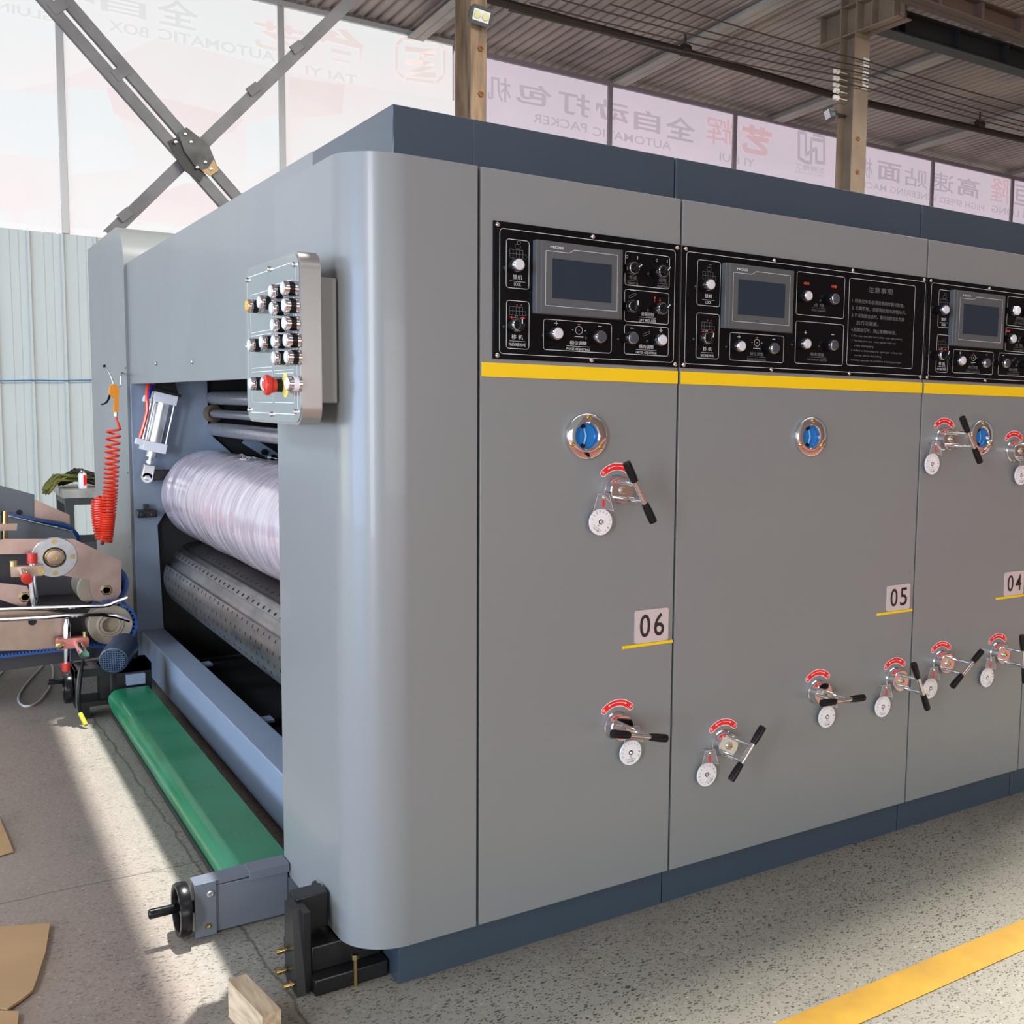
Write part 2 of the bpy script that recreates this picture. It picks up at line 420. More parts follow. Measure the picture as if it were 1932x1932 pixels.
# ================================================================== SETTING
def corr(mb, a0, a1, per, prof, place, mi=0):
    """corrugated strip: prof = [(fraction, height)...]; place(a, h, end)"""
    pts = []
    k = int(math.floor((a1-a0)/per))
    for i in range(k+1):
        for fr, h in prof:
            a = a0+(i+fr)*per
            if a <= a1: pts.append((a, h))
    n = len(pts)
    mb.add([place(a, h, 0) for a, h in pts]+[place(a, h, 1) for a, h in pts], [(i, i+1, n+i+1, n+i) for i in range(n-1)], mi)

mb = MB().box(-9, -9, -.2, 22, 10, 0)
floor = obj('floor', mb, M_FLOOR, kind='structure', label='speckled concrete workshop floor with a dusty walkway and slab joints', cat='floor')
mb = MB().prism([(-.6, -.520, .0005), (9, -.520, .0005), (9, -.613, .0005), (-.6, -.613, .0005)], (0, 0, .0015))
obj('marking_line', mb, mat('floor_line_paint', (.52, .28, .002, 1), .55, noise=.18, nscale=9, col2=(.42, .215, .004, 1)), floor)

YW = 8.6
# lower wall in white ribbed sheet
mb = MB()
rib = [(0, 0), (.36, 0), (.37, -.004), (.39, 0), (.62, 0), (.63, -.004), (.65, 0), (.84, 0), (.88, -.03), (.95, -.03), (.99, 0)]
corr(mb, -9, 1.6, .247, rib, lambda a, h, e: (a+.05, YW+h, -.02 if e == 0 else 2.58))
mb.box(-9, YW+.02, 0, 14, YW+.06, 2.6)
obj('wall_back', mb, M_WALL, kind='structure', label='white ribbed metal wall below the tall translucent banner', cat='wall')
mb = MB().tube([px(u, v, 'y', YW-.045) for u, v in ((-120, 716), (0, 718.5), (60, 717.5), (120, 718.2), (172, 717), (260, 716))], .006, 6)
obj('cord', mb, M_BLUECORD, label='thin blue cord stretched level across the white ribbed wall', cat='cord')

obj('reflection_wall', MB().box(4.5, -8.9, 0, 21.5, -8.8, 5.2), mat('dull_brown_wall', (.15, .105, .085, 1), .7), kind='structure', label='unseen dull brown wall added to darken reflections in the chrome hubs', cat='wall')  # added out of view so hubs and panels mirror something darker
# roof with an open light slot above the end of the press
ZR = lambda y: 4.93+.045*(YW-y)
SX0, SX1, SY0, SY1 = .275, 1.05, 1.05, 3.75
mb = MB()
rp = [(0, 0), (.40, 0), (.5, .028), (.78, .028), (.9, 0)]
def sheet(x0, x1, y0, y1):
    corr(mb, x0, x1, .112, rp, lambda a, h, e: (a, (y0, y1)[e], ZR((y0, y1)[e])+h))
    mb.flat([(x0, y0, ZR(y0)+.05), (x1, y0, ZR(y0)+.05), (x1, y1, ZR(y1)+.05), (x0, y1, ZR(y1)+.05)])
sheet(-9, SX0, -4, 9); sheet(SX1, 20, -4, 9); sheet(SX0, SX1, -4, SY0); sheet(SX0, SX1, SY1, 9)
obj('ceiling', mb, M_ROOF, kind='structure', sharp=20, label='dark corrugated metal roof over the workshop', cat='roof')

def ibeam(mb, p0, p1, up, side, h, w, tf=.012, tw=.008, mi=0):
    p0 = Vector(p0); p1 = Vector(p1); up = Vector(up).normalized(); side = Vector(side).normalized()
    c = (p0+p1)/2; d = (p1-p0)/2
    mb.obox(c, d, side*tw/2, up*(h/2), mi=mi)
    for s in (-1, 1): mb.obox(c+up*s*(h/2-tf/2), d, side*w/2, up*tf/2, mi=mi)
for i, (x, lab) in enumerate(((3.32, 'roof rafter running up behind the rusty brown column'), (5.72, 'pale roof rafter between the two columns'), (8.08, 'roof rafter passing behind the column with the crane bracket'),
              (10.45, 'roof rafter right of the column with the crane bracket'), (12.85, 'farthest roof rafter over the right banner'))):
    mb = MB(); ibeam(mb, (x, 8.75, ZR(8.75)-.03), (x, -3.5, ZR(-3.5)-.03), (0, 0, 1), (1, 0, 0), .12, .17)
    obj('rafter', mb, M_RAFT, kind='structure', label=lab, cat='roof beam', group='roof rafters')

# --- banners in their frames
MULX = [.2+1.805*k for k in range(-3, 10)]
def glowtxt(name, c, s): return glow(name, c, c, s)
def banner(name, x0, x1, z0, z1, label, gm, mulls, mullmat, fill):
    t = thing(name, ((x0+x1)/2, YW, z0), label, 'banner', 'printed banners along the back wall')
    obj('sheet', MB().box(x0, YW, z0, x1, YW+.012, z1), gm, t)
    fill(t)
    for m in mulls:
        obj('mullion', MB().box(m-.028, YW-.03, z0, m+.028, YW+.005, z1, .004), mullmat, t)
    obj('top_rail', MB().box(x0, YW-.04, z1, x1, YW+.02, z1+.05, .004), mullmat, t)
    return t
def bp_(u, v): return px(u, v, 'y', YW-.006)
def btext(t, s, u0, v0, u1, v1, m=None, bold=.02, h=None):
    """mirrored letters filling the photo box (the box includes the fall of the line)"""
    um, vm = (u0+u1)/2, (v0+v1)/2
    k = (830-vm)/(4070-um)
    hp = h or max((v1-v0)-k*(u1-u0), 6)
    a = bp_(u0, vm); b = bp_(u1, vm); c = bp_(um, vm)
    hh = bp_(um, vm-hp/2).z-bp_(um, vm+hp/2).z
    mb = MB(); text(mb, s, c, b.x-a.x, hh, bold=bold, mirror=True)
    obj('lettering', mb, m or G_LT, t)
G_L = glow('banner_daylight_white', (.86, .79, .79, 1), (.80, .83, .82, 1), .86)
G_P = glow('banner_daylight_pink', (.62, .51, .60, 1), (.58, .50, .58, 1), .86, 1.5)
G_LT = glow('letter_daylight_grey', (.69, .70, .69, 1), (.71, .72, .71, 1), .86)
G_LR = glow('letter_daylight_rose', (.83, .69, .66, 1), (.80, .72, .68, 1), .86)
G_RB = glow('picture_daylight_rose', (.83, .75, .745, 1), (.80, .79, .785, 1), .86, 1.0)
G_RB2 = glow('picture_daylight_red', (.79, .68, .67, 1), (.82, .74, .72, 1), .86, 1.0)
G_BB = glow('picture_daylight_blue', (.755, .80, .81, 1), (.79, .81, .815, 1), .86, 1.2)
G_PT = glow('letter_daylight_mauve', (.42, .35, .42, 1), (.40, .34, .40, 1), .86)
G_PR = glow('letter_daylight_red', (.60, .37, .40, 1), (.58, .38, .42, 1), .86)
G_PB = glow('band_daylight_rose', (.62, .43, .46, 1), (.60, .45, .48, 1), .86)
def bline(t, pts, w, m, closed=False):
    mb = MB(); outline(mb, [(bp_(u, v).x, bp_(u, v).z) for u, v in pts], w, lambda a, b: (a, YW-.006, b), 0, closed)
    obj('emblem', mb, m, t)
def fill_left(t):
    k = [0]
    def quad(pts, m):
        k[0] += 1; obj('printed_picture', MB().flat([px(u, v, 'y', YW-.0012-.0004*k[0]) for u, v in pts], 0), m, t)
    quad([(-160, 190), (0, 175), (120, 150), (300, 70), (520, 130), (700, 165), (858, 190), (858, 250), (700, 320), (520, 420), (300, 440), (120, 430), (-160, 400)], G_RB)
    quad([(-160, 160), (0, 168), (112, 180), (112, 300), (0, 290), (-160, 300)], G_BB)
    quad([(128, 165), (200, 170), (262, 300), (250, 320), (132, 330)], G_BB)
    quad([(465, 235), (525, 215), (530, 310), (465, 340)], G_BB)
    quad([(330, 325), (410, 335), (420, 352), (345, 355)], G_BB)
    quad([(200, 165), (330, 190), (460, 225), (440, 250), (330, 270), (215, 215)], G_RB2)
    quad([(250, 385), (350, 345), (440, 350), (436, 412), (330, 428), (250, 425)], G_RB2)
    quad([(545, 145), (650, 160), (645, 215), (545, 225)], G_RB2)
    btext(t, 'TAI YI', 577, 0, 674, 283, h=17)
    btext(t, 'AUTOMATIC', 303, 0, 522, 172, h=20); btext(t, 'BOX', 205, 0, 280, 110, h=20)
    btext(t, 'GLUING', -40, 0, 108, 38, h=18)
    btext(t, '全', 296, -8, 374, 60); btext(t, '自', 190, -16, 276, 38); btext(t, '动', 110, -50, 180, 16)
    btext(t, '艺', 480, 34, 575, 108, G_LR, .02); btext(t, '台', 594, 42, 688, 126, G_LR, .05)
    oc = [(748, 86), (760, 72), (826, 78), (838, 92), (838, 142), (822, 156), (764, 148), (748, 136)]
    bline(t, oc, .03, G_LR, True)
    bline(t, ((766, 92), (822, 98), (796, 104), (794, 118), (770, 116), (818, 122), (772, 140), (820, 142)), .05, G_LR)
    btext(t, '限', 40, 398, 110, 442, G_BB, 0); btext(t, '有', -40, 392, 25, 430, G_BB, 0); btext(t, '公', 138, 406, 190, 448, G_BB, 0); btext(t, '司', 250, 415, 330, 444, G_BB, 0)
banner('banner', -9, 3.72, 2.585, 4.86, 'tall white backlit banner with mirrored lettering behind the crossed steel braces', G_L, [m for m in MULX if m < 3.6], M_MULL, fill_left)
def fill_mid(t):
    obj('rose_band', MB().box(3.74, YW-.004, 3.3, 9.29, YW-.001, 3.60), G_PB, t)
    for s, a, b, c, d in (('机', 920, 140, 964, 196), ('包', 974, 152, 1042, 206), ('打', 1054, 168, 1114, 224), ('动', 1124, 184, 1186, 240), ('自', 1196, 204, 1246, 254), ('全', 1256, 215, 1312, 271)):
        btext(t, s, a, b, c, d, G_PT, .008 if s in '速机贴' else .02)
    btext(t, '辉', 1333, 218, 1384, 280, G_PR, .006); btext(t, '艺', 1400, 232, 1456, 298, G_PR, .05)
    btext(t, 'PACKER', 1006, 0, 1108, 464, G_PT, .01, h=17); btext(t, 'AUTOMATIC', 1120, 0, 1268, 524, G_PT, .01, h=16); btext(t, 'YI HUI', 1358, 0, 1424, 604, G_PT, .01, h=15)
    bline(t, ((1507, 248), (1507, 298), (1520, 306), (1530, 307), (1530, 262), (1552, 266)), .045, G_PT)
    bline(t, ((1509, 249), (1520, 252), (1520, 292), (1540, 280), (1540, 306), (1555, 308), (1555, 258), (1535, 254)), .045, G_PT)
    btext(t, '艺辉精工', 1500, 0, 1556, 636, G_PT, .01, h=11); btext(t, 'YIHUI MACHINE', 1500, 0, 1556, 656, G_PT, 0, h=5)
banner('banner', 3.74, 9.30, 3.3, 4.82, 'pink backlit banner with mirrored lettering between the two columns', G_P, [m for m in MULX if 3.8 < m < 9.25], M_MULLB, fill_mid)
def fill_right(t):
    obj('rose_band', MB().box(9.355, YW-.004, 3.3, 15.5, YW-.001, 3.58), G_PB, t)
    for s, a, b, c, d in (('机', 1622, 294, 1646, 338), ('面', 1655, 302, 1700, 347), ('贴', 1707, 314, 1750, 358), ('速', 1760, 322, 1800, 367), ('高', 1806, 332, 1848, 376)):
        btext(t, s, a, b, c, d, G_PT, .008 if s in '速机贴' else .02)
    btext(t, '隆', 1868, 330, 1902, 386, G_PR, .006); btext(t, '恒', 1914, 344, 1952, 396, G_PT, .01)
    btext(t, 'HIGH SPEED VENEERING MACHINE', 1600, 0, 1864, 736, G_PT, .01, h=12); btext(t, 'HENG LONG', 1872, 0, 1978, 808, G_PT, .01, h=13)
banner('banner', 9.345, 15.5, 3.3, 4.80, 'pink backlit banner with mirrored lettering right of the column with the crane bracket', G_P, [m for m in MULX if m > 9.3], M_MULLB, fill_right)

# --- columns, bracing, crane steel
YC = 5.3
def column(u_l, u_m, u_r, v, ztop, m, label):
    yf = YC-.118
    a = px(u_m, v, 'y', yf).x; w = px(u_r, v, 'y', yf).x
    cx, hw = (a+w)/2, (w-a)/2
    yr = min(max(px(u_l, v, 'x', a).y, YC), YC+.3)
    mb = MB().box(a, yf, 0, w, yf+.014, ztop, .002).box(a, yr-.014, 0, w, yr, ztop, .002).box(cx-.006, yf+.01, 0, cx+.006, yr-.01, ztop)
    return obj('steel_column', mb, m, kind='structure', label=label, cat='column'), cx
c1, cx1 = column(858, 888, 918, 150, ZR(YC)-.02, M_COLM, 'rusty brown steel column with a floodlight near the ceiling')
c2, cx2 = column(1580, 1610, 1637, 200, ZR(YC)-.02, M_COLM2, 'brown steel column carrying the crane bracket and insulators')
for u, v in ((906, 92), (907, 178)):
    c = px(u, v, 'y', YC-.118); obj('rusty_nut', MB().lathe(c, (0, -1, 0), [(.022, 0), (.02, .012), (.012, .014), (.010, .006), (0, .006)], 6), M_RUST, c1)
for u, v in ((1618, 262), (1617, 325)):
    c = px(u, v, 'y', YC-.118); obj('rusty_nut', MB().lathe(c, (0, -1, 0), [(.022, 0), (.02, .012), (.012, .014), (.010, .006), (0, .006)], 6), M_RUST, c2)
# crane bracket on column two
zb = px(1612, 58, 'y', YC-.12).z
zn = px(1650, 48, 'x', cx2-.08).z
mb = MB(); ibeam(mb, (cx2, YC+.42, zb+.13), (cx2, YC-.62, zb+.13), (0, 0, 1), (1, 0, 0), .27, .17)
for y in (YC+.36, YC+.1, YC-.12, YC-.3, YC-.56): mb.box(cx2-.08, y-.006, zb+.01, cx2+.08, y+.006, zb+.25)
obj('crane_bracket', mb, M_COLM2, kind='structure', label='short bracket beam welded across the right column to carry the crane girder', cat='bracket')
def girder(u0, v0, u1, v1, y, h, m, label, step, stf):
    p = px(u0, v0, 'y', y); q = px(u1, v1, 'y', y); d = q-p; p2 = q+d*1.5
    up = Vector((0, 0, 1)); o = up*h/2
    mb = MB(); ibeam(mb, p+o, p2+o, (0, 0, 1), (0, 1, 0), h, .17)
    L = (p2-p).length; e = d.normalized()
    for k in range(int(L/step)): mb.obox(p+o+e*(.4+k*step), e*stf, Vector((0, .075, 0)), up*(h/2-.01))
    obj('crane_girder', mb, m, kind='structure', label=label, cat='girder')
girder(1640, 53, 1932, 140, YC-.1, .215, M_GIRD, 'dark crane girder at the upper right below the brown one', .75, .006)
girder(1700, -5, 1932, 77, YC-.9, .17, M_GIRDB, 'brown stiffened crane girder in the top right corner', .55, .02)

YB = 5.25
def lbar(mb, a, b, w, th=.008, y=YB, lip=.04):
    """angle section from photo pixel a to b in the plane y"""
    p = px(*a, 'y', y); q = px(*b, 'y', y); d = (q-p).normalized(); n = Vector((0, 1, 0)).cross(d).normalized()
    c = (p+q)/2
    mb.obox(c, (q-p)/2, n*w/2, Vector((0, th/2, 0)))
    mb.obox(c+n*(w/2-th/2)+Vector((0, lip/2, 0)), (q-p)/2, n*th/2, Vector((0, lip/2, 0)))
mb = MB(); lbar(mb, (-82, -190), (560, 540), .066); lbar(mb, (-40, -190), (600, 546), .064)
for u, v in ((110, 12), (228, 137)): mb.obox(px(u, v, 'y', YB), Vector((.035, 0, .03)), Vector((-.02, 0, .024)), Vector((0, .008, 0)))
obj('cross_brace', mb, M_BRACE, kind='structure', label='doubled steel angle brace falling from upper left', cat='brace', group='wall bracing')
mb = MB(); lbar(mb, (845, -176), (206, 443), .072, y=YB+.03)
for u, v in ((560, 89), (478, 168), (236, 405)): mb.obox(px(u, v, 'y', YB+.02), Vector((.03, 0, .028)), Vector((-.018, 0, .02)), Vector((0, .008, 0)))
obj('cross_brace', mb, M_BRACE, kind='structure', label='single steel angle brace rising to the upper right', cat='brace', group='wall bracing')
gp = lambda pts, y: [px(u, v, 'y', y) for u, v in pts]
g = thing('gusset_plate', px(368, 290, 'y', YB), 'bolted grey gusset plate where the steel braces cross', 'gusset plate')
obj('rear_plate', MB().prism(gp([(317, 267), (335, 258), (355, 290), (385, 330), (378, 343), (350, 323), (336, 305)], YB-.012), (0, .01, 0)), mat('gusset_dark', (.02, .017, .014, 1), .6), g)
obj('front_plate', MB().prism(gp([(336, 250), (352, 240), (383, 264), (395, 276), (413, 321), (397, 332), (367, 312), (348, 285)], YB-.024), (0, .01, 0)), M_GUSS, g)
obj('bare_corner', MB().prism(gp([(403, 301), (413, 321), (397, 332), (380, 321), (392, 318)], YB-.026), (0, .0025, 0)), M_PRIMER, g)
for u, v in ((349, 253), (360, 268), (387, 306), (398, 319), (331, 268), (372, 316)):
    obj('bolt', MB().lathe(px(u, v, 'y', YB-.024), (0, -1, 0), [(.010, 0), (.010, .008), (.006, .010), (0, .010)], 8), M_STEEL, g)

mb = MB(); YP = 7.0
mb.tube([px(u, v, 'y', YP) for u, v in ((800, -38), (930, 0), (1288, 97), (1575, 180), (1632, 194), (1932, 264), (2100, 308))], .042, 8)
for u, v in ((1293, 95), (1848, 236)): mb.lathe(px(u, v, 'y', YP)-Vector((.05, 0, 0)), (1, 0, 0), [(.042, 0), (.062, .01), (.062, .09), (.042, .10)], 10); mb.cyl(px(u, v, 'y', YP), px(u, v, 'y', YP)+Vector((0, 0, .16)), .012, n=6)
obj('pipe', mb, M_PIPE, label='thick dark pipe slung level under the roof rafters', cat='pipe')
ins_names = ('uppermost', 'second from top', 'middle', 'fourth from top', 'lowest')
YI = YC-.13
right = [(1634, 115), (1633.5, 127), (1633, 140), (1632.5, 153), (1632, 165)]
left = [(1578, 134), (1577.5, 147), (1577.5, 159), (1577.5, 171), (1577, 184)]
for side, pts in (('camera-right face', right), ('far left face', left)):
    for k, (u, v) in enumerate(pts):
        y = YI if side[0] == 'c' else YC
        c = px(u, v, 'y', y); sx = 1 if side[0] == 'c' else -1
        prof = [(.006, -.034), (.012, -.030), (.024, -.026), (.024, -.012), (.013, -.008), (.013, .004), (.023, .008), (.023, .022), (.012, .026), (.006, .03)]
        o = obj('insulator', MB().lathe(c, (sx, 0, 0), prof, 14).cyl(c-Vector((sx*(.07 if sx > 0 else .14), 0, 0)), c, .005, n=6), M_CERAM,
                label='%s white insulator on the %s of the bracket column' % (ins_names[k], 'right side' if sx > 0 else 'left side'), cat='insulator', group='white cable insulators')
for k in range(5):
    a = px(1634-.5*k, 115+12.5*k, 'y', YI-.03)
    l = px((1190, 1150, 1060, 1000, 960)[k], (-15, 8, 0, 6, 20)[k], 'y', YI-.03); r = px(1990, (215, 232, 246, 254, 262)[k], 'y', YI-.03)
    pts = []
    for q0, q1, s in ((l, a, .05), (a, r, .03)):
        for i in range(9):
            t = i/8.0; p = q0.lerp(q1, t); p.z -= s*4*t*(1-t)*.5; pts.append(p)
    obj('overhead_wire', MB().tube(pts, .0065, 5), M_PIPE, label='%s of the five thin dark wires strung past the bracket column' % ins_names[k], cat='wire', group='wires on the insulators')
# floodlights
def floodlight(u, v, y, yaw, label, front):
    c = px(u, v, 'y', y); t = thing('floodlight', c, label, 'floodlight', 'floodlights on the columns')
    d = Vector((math.sin(yaw), -math.cos(yaw), -.35)).normalized(); r = d.cross(Vector((0, 0, 1))).normalized(); q = r.cross(d)
    if front: r, q = (r*math.cos(.17)+q*math.sin(.17)), (q*math.cos(.17)-r*math.sin(.17))
    w, h = .080, .062
    def pr(m, s, d0, d1): return MB().prism([c+r*a*w*s+q*b*h*s+d*d0 for a, b in m], d*(d1-d0))
    o8 = [(-1, -.6), (-.7, -1), (.7, -1), (1, -.6), (1, .6), (.7, 1), (-.7, 1), (-1, .6)]
    obj('housing', pr(o8, 1, -.04, 0), M_TABLEL, t)
    obj('reflector', pr([(-.72, -.6), (.72, -.6), (.72, .6), (-.72, .6)], 1, 0, .004), M_ALU, t)
    if front:
        for k in (-1, 1):
            obj('led', MB().lathe(c+r*k*w*.36+q*h*.12*0, d, [(.026, .004), (.022, .012), (0, .014)], 16), M_LAMPY, t)
    mb = MB().tube([c+r*w*1.05+q*0, c+r*w*1.05-d*.06, c-r*w*1.05-d*.06, c-r*w*1.05], .006, 6)
    mb.cyl(c-d*.06, c-d*.06+(Vector((-.02, .12, 0)) if front else Vector((.22, .06, .02))), .012, n=8)
    obj('bracket', mb, M_TABLEL, t)
floodlight(908, 30, YC-.2, -.25, 'small twin lens floodlight on the rusty brown column', True)
floodlight(1561, 216, YC+.02, -1.95, 'black floodlight seen side on at the left of the bracket column', False)

# ================================================================== PRESS
X1, X2, X3 = .4990, 1.3277, 1.843
ZT, ZB = 1.676, .0937
U06 = thing('printing_unit', (.1, 1.6, 0), 'end unit of the grey press numbered 06 with the rounded corner column and open rollers', 'printing machine', 'units of the printing press')
U05 = thing('printing_unit', ((X1+X2)/2, 1.6, 0), 'wide unit of the grey press numbered 05 with the notice panel', 'printing machine', 'units of the printing press')
U04 = thing('printing_unit', ((X2+X3)/2, 1.6, 0), 'unit of the grey press numbered 04 at the right edge', 'printing machine', 'units of the printing press')
U03 = thing('printing_unit', (X3+.3, 1.6, 0), 'sliver of the next press unit beyond number 04', 'printing machine', 'units of the printing press')

# rounded end column: plan outline with a generous front corner
def column_plan(r=.112, x0=-.262, x1=-.004, y0=0.0, y1=.506, n=48):
    p = [(x1, y0)]
    for i in range(n+1):
        a = 1.5*PI-PI/2*i/n; p.append((x0+r+r*math.cos(a), y0+r+r*math.sin(a)))
    p += [(x0, y1), (x1, y1)]
    return p
mb = MB().prism([(x, y, ZB) for x, y in column_plan()], (0, 0, ZT-ZB))
obj('end_column', mb, M_GRAY, U06, sharp=25)

def door(unit, x0, x1):
    obj('door', MB().box(x0+.003, 0, ZB, x1-.003, .022, ZT, .0015), M_GRAY, unit)
    obj('yellow_stripe', MB().box(x0+.005, -.003, 1.2595, x1-.004, -.0002, 1.2885, .0006), M_YEL, unit)
def body(unit, x0, x1, yb=3.2):
    obj('housing', MB().box(x0, .06, .02, x1, yb, 1.70), M_DARK, unit)
def hood(unit, x0, x1, y1=.533):
    obj('hood', MB().box(x0+.0015, .03, 1.60, x1-.0015, y1, 1.7735, .002), M_SLATE, unit)
def plinth(unit, x0, x1):
    obj('plinth', MB().box(x0+.0015, .028, 0, x1-.0015, .40, .12, .001), M_SLATE, unit)
door(U06, 0, X1)
mb = MB().box(-.167, .03, ZT+.0005, .001, .533, 1.7735, .002).box(.0, .03, 1.60, X1-.0015, .533, 1.7735, .002)
obj('hood', mb, M_SLATE, U06)
mb = MB().box(-.165, .028, 0, X1-.0015, .4, ZB+.02, .001)
obj('plinth', mb, M_SLATE, U06)
obj('inner_panel', MB().box(.0, .024, ZB, X1, .05, 1.62).box(-.01, .0245, ZB+.001, .006, .06, 1.65), M_SEAM, U06)
for U, a, b in ((U05, X1, X2), (U04, X2, X3), (U03, X3, X3+.62)):
    door(U, a, b); body(U, a+.002, b-.002); hood(U, a, b, 3.1); plinth(U, a, b)

# cross panel, inner frame and what shows in the opening
obj('cross_panel', MB().box(-.167, .5335, 1.262, -.152, 3.128, 1.775, .001), M_GRAY, U06)
mb = MB()
for u, v in ((295, 685.5), (363.5, 682.5)): obj('rivet', MB().lathe(px(u, v, 'x', -.167), (-1, 0, 0), [(.008, 0), (.008, .003), (.004, .006), (0, .006)], 10), M_STEEL, U06)
obj('top_cover', MB().box(-.15, .54, 1.735, X1-.003, 3.3, 1.765), M_SLATE, U06)
rp_ = [(-.168, .0), (-.063, .0), (-.066, .19), (-.075, .48), (-.08, .65), (-.04, .72), (.25, .72), (.253, .943), (.136, 1.057), (.136, 1.73), (-.151, 1.73), (-.151, 1.262), (-.168, 1.262)]
obj('rear_frame_plate', MB().prism([(x, 3.09, z) for x, z in rp_], (0, .03, 0)), M_FRAME, U06)
obj('rear_dark_sheet', MB().box(-.16, 3.121, .031, X1-.004, 3.128, 1.73), M_DARK, U06)  # dark sheet stands in for the shade beyond the cut-out
obj('dark_floor_sheet', MB().box(-.05, .55, .0, X1-.004, 3.085, .03), M_DARK, U06)  # dark sheet stands in for the shade under the rollers
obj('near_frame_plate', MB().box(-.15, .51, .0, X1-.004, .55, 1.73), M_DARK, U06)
# base beam
mb = MB().box(-.158, .55, .03, -.064, 3.088, .19, .003)
obj('base_beam', mb, M_FRAME, U06)
for u, v, u2, v2 in ((376, 1254, 470, 1242), (490, 1357, 540, 1352)):
    p = px(u, v, 'z', .15); q = px(u2, v2, 'z', .15); d = (q-p)
    obj('cross_bar', MB().box(p.x-.02, p.y-.02, .12, p.x+.45, p.y+.02, .15), M_BLACK, U06)
for u, v in ((383, 1253), (496, 1358)):
    p = px(u, v, 'z', .155); obj('bracket_tab', MB().box(p.x-.03, p.y-.03, .15, p.x+.03, p.y+.03, .158), M_FRAME, U06)
# film-wrapped roller
FC, FR, FY0, FY1 = Vector((.116, 0, .787)), .2, .56, 3.03
mb = MB()
n = 72; rows = 420; vs = []; fs = []
for j in range(rows+1):
    y = FY1+(FY0-FY1)*j/rows
    edge = min(1.0, (FY1-y)/.05)
    base = FR-.028*(1-edge)**2-.004
    for i in range(n):
        a = 2*PI*i/n
        q = Vector((math.cos(a)*1.3, y*9+a*.6, math.sin(a)*1.3))
        rr = base+.0030*mnoise.noise(q)+.0016*mnoise.noise(Vector((q.x*2, q.y*3.1, q.z*2)))+.0007*mnoise.noise(Vector((q.x*3, q.y*9, q.z*3)))
        vs.append((FC.x+rr*math.cos(a), y, FC.z+rr*math.sin(a)))
for j in range(rows):
    for i in range(n): fs.append((j*n+i, j*n+(i+1) % n, (j+1)*n+(i+1) % n, (j+1)*n+i))
fs += [tuple(range(n)), tuple(rows*n+i for i in range(n))]
film = obj('printing_cylinder', mb.add(vs, fs), M_FILM, U06, sharp=60)
mb = MB()
for k in range(9):
    u0 = 420+random.uniform(-12, 22); y = 2.2+random.uniform(-.12, .12); a = random.uniform(1.3, 1.9)
    p = Vector((FC.x+FR*math.cos(a), y, FC.z+FR*math.sin(a)))
    mb.tube([p, p+Vector((random.uniform(-.012, .012), random.uniform(-.03, .03), .009)), p+Vector((random.uniform(-.02, .02), random.uniform(-.05, .05), random.uniform(0, .012)))], .0006, 4)
obj('film_tatter', mb, M_WHITE, film)
obj('shaft', MB().cyl((FC.x, 3.0, FC.z), (FC.x, 3.088, FC.z), .05), M_STEEL, film)
# die cylinder with bolted cutting shells
DC = Vector((.09, 0, .42)); DR = .155
mb = MB().cyl((DC.x, .56, DC.z), (DC.x, 3.05, DC.z), DR-.014, n=64)
for ang, m_ in ((162, 34), (176, 34), (190, 34), (137, 34), (116, 34), (204, 30)):
    a = math.radians(ang)
    for k in range(m_):
        y = 3.0-k*2.3/m_
        d = Vector((math.cos(a), 0, math.sin(a))); t = Vector((-d.z, 0, d.x)); c = DC+Vector((0, y, 0))+d*(DR+.0035)
        mb.obox(c, t*.0055, Vector((0, .0022, 0)), d*.0012, mi=1)
obj_d = obj('die_cylinder', mb, [M_DIE, mat('slot_dark', (.03, .03, .03, 1), .5, .5)], U06)
def shell(a0, a1, r0, r1, n=20, y0=.57, y1=3.05):
    poly = [(DC.x+r1*math.cos(math.radians(a0+(a1-a0)*i/n)), y1, DC.z+r1*math.sin(math.radians(a0+(a1-a0)*i/n))) for i in range(n+1)]
    poly += [(DC.x+r0*math.cos(math.radians(a1-(a1-a0)*i/n)), y1, DC.z+r0*math.sin(math.radians(a1-(a1-a0)*i/n))) for i in range(n+1)]
    return MB().prism(poly, (0, y0-y1, 0))
obj('cutting_shell', shell(158, 290, DR-.012, DR+.0035), M_DIE, obj_d)
obj('clamp_strip', shell(131, 141, DR-.012, DR+.002, 6), M_DIE, obj_d)
obj('cutting_shell', shell(60, 121, DR-.012, DR+.003, 16), mat('die_steel_dark', (.09, .085, .085, 1), .4, 1, noise=.3), obj_d)
# three idler rollers
for z, r, m, y1 in ((1.21, .029, M_STEEL, 3.09), (1.141, .018, M_ALU, 3.08), (1.073, .030, M_STEEL, 3.09)):
    o = obj('idler_roller', MB().cyl((.157, .56, z), (.157, y1+.0, z), r, n=28), m, U06)
    if r < .02: obj('bearing', MB().lathe((.157, 3.09, z), (0, -1, 0), [(.04, 0), (.04, .012), (.03, .014), (.022, .014), (.02, .004)], 24), mat('dark_bronze', (.16, .13, .09, 1), .4, .7), o)
mb = MB()
p = px(462, 828, 'y', 2.95); q = px(545, 880, 'y', 2.95); d = (q-p).normalized(); nn = Vector((0, 1, 0)).cross(d)
mb.obox((p+q)/2, (q-p)/2, nn*.022, Vector((0, .008, 0)))
obj('lever_arm', mb, M_FRAME, U06)
for u, v in ((498, 853), (515, 863)): obj('bolt', MB().lathe(px(u, v, 'y', 2.945), (0, -1, 0), [(.014, 0), (.014, .012), (0, .013)], 12), M_BLACK, U06)
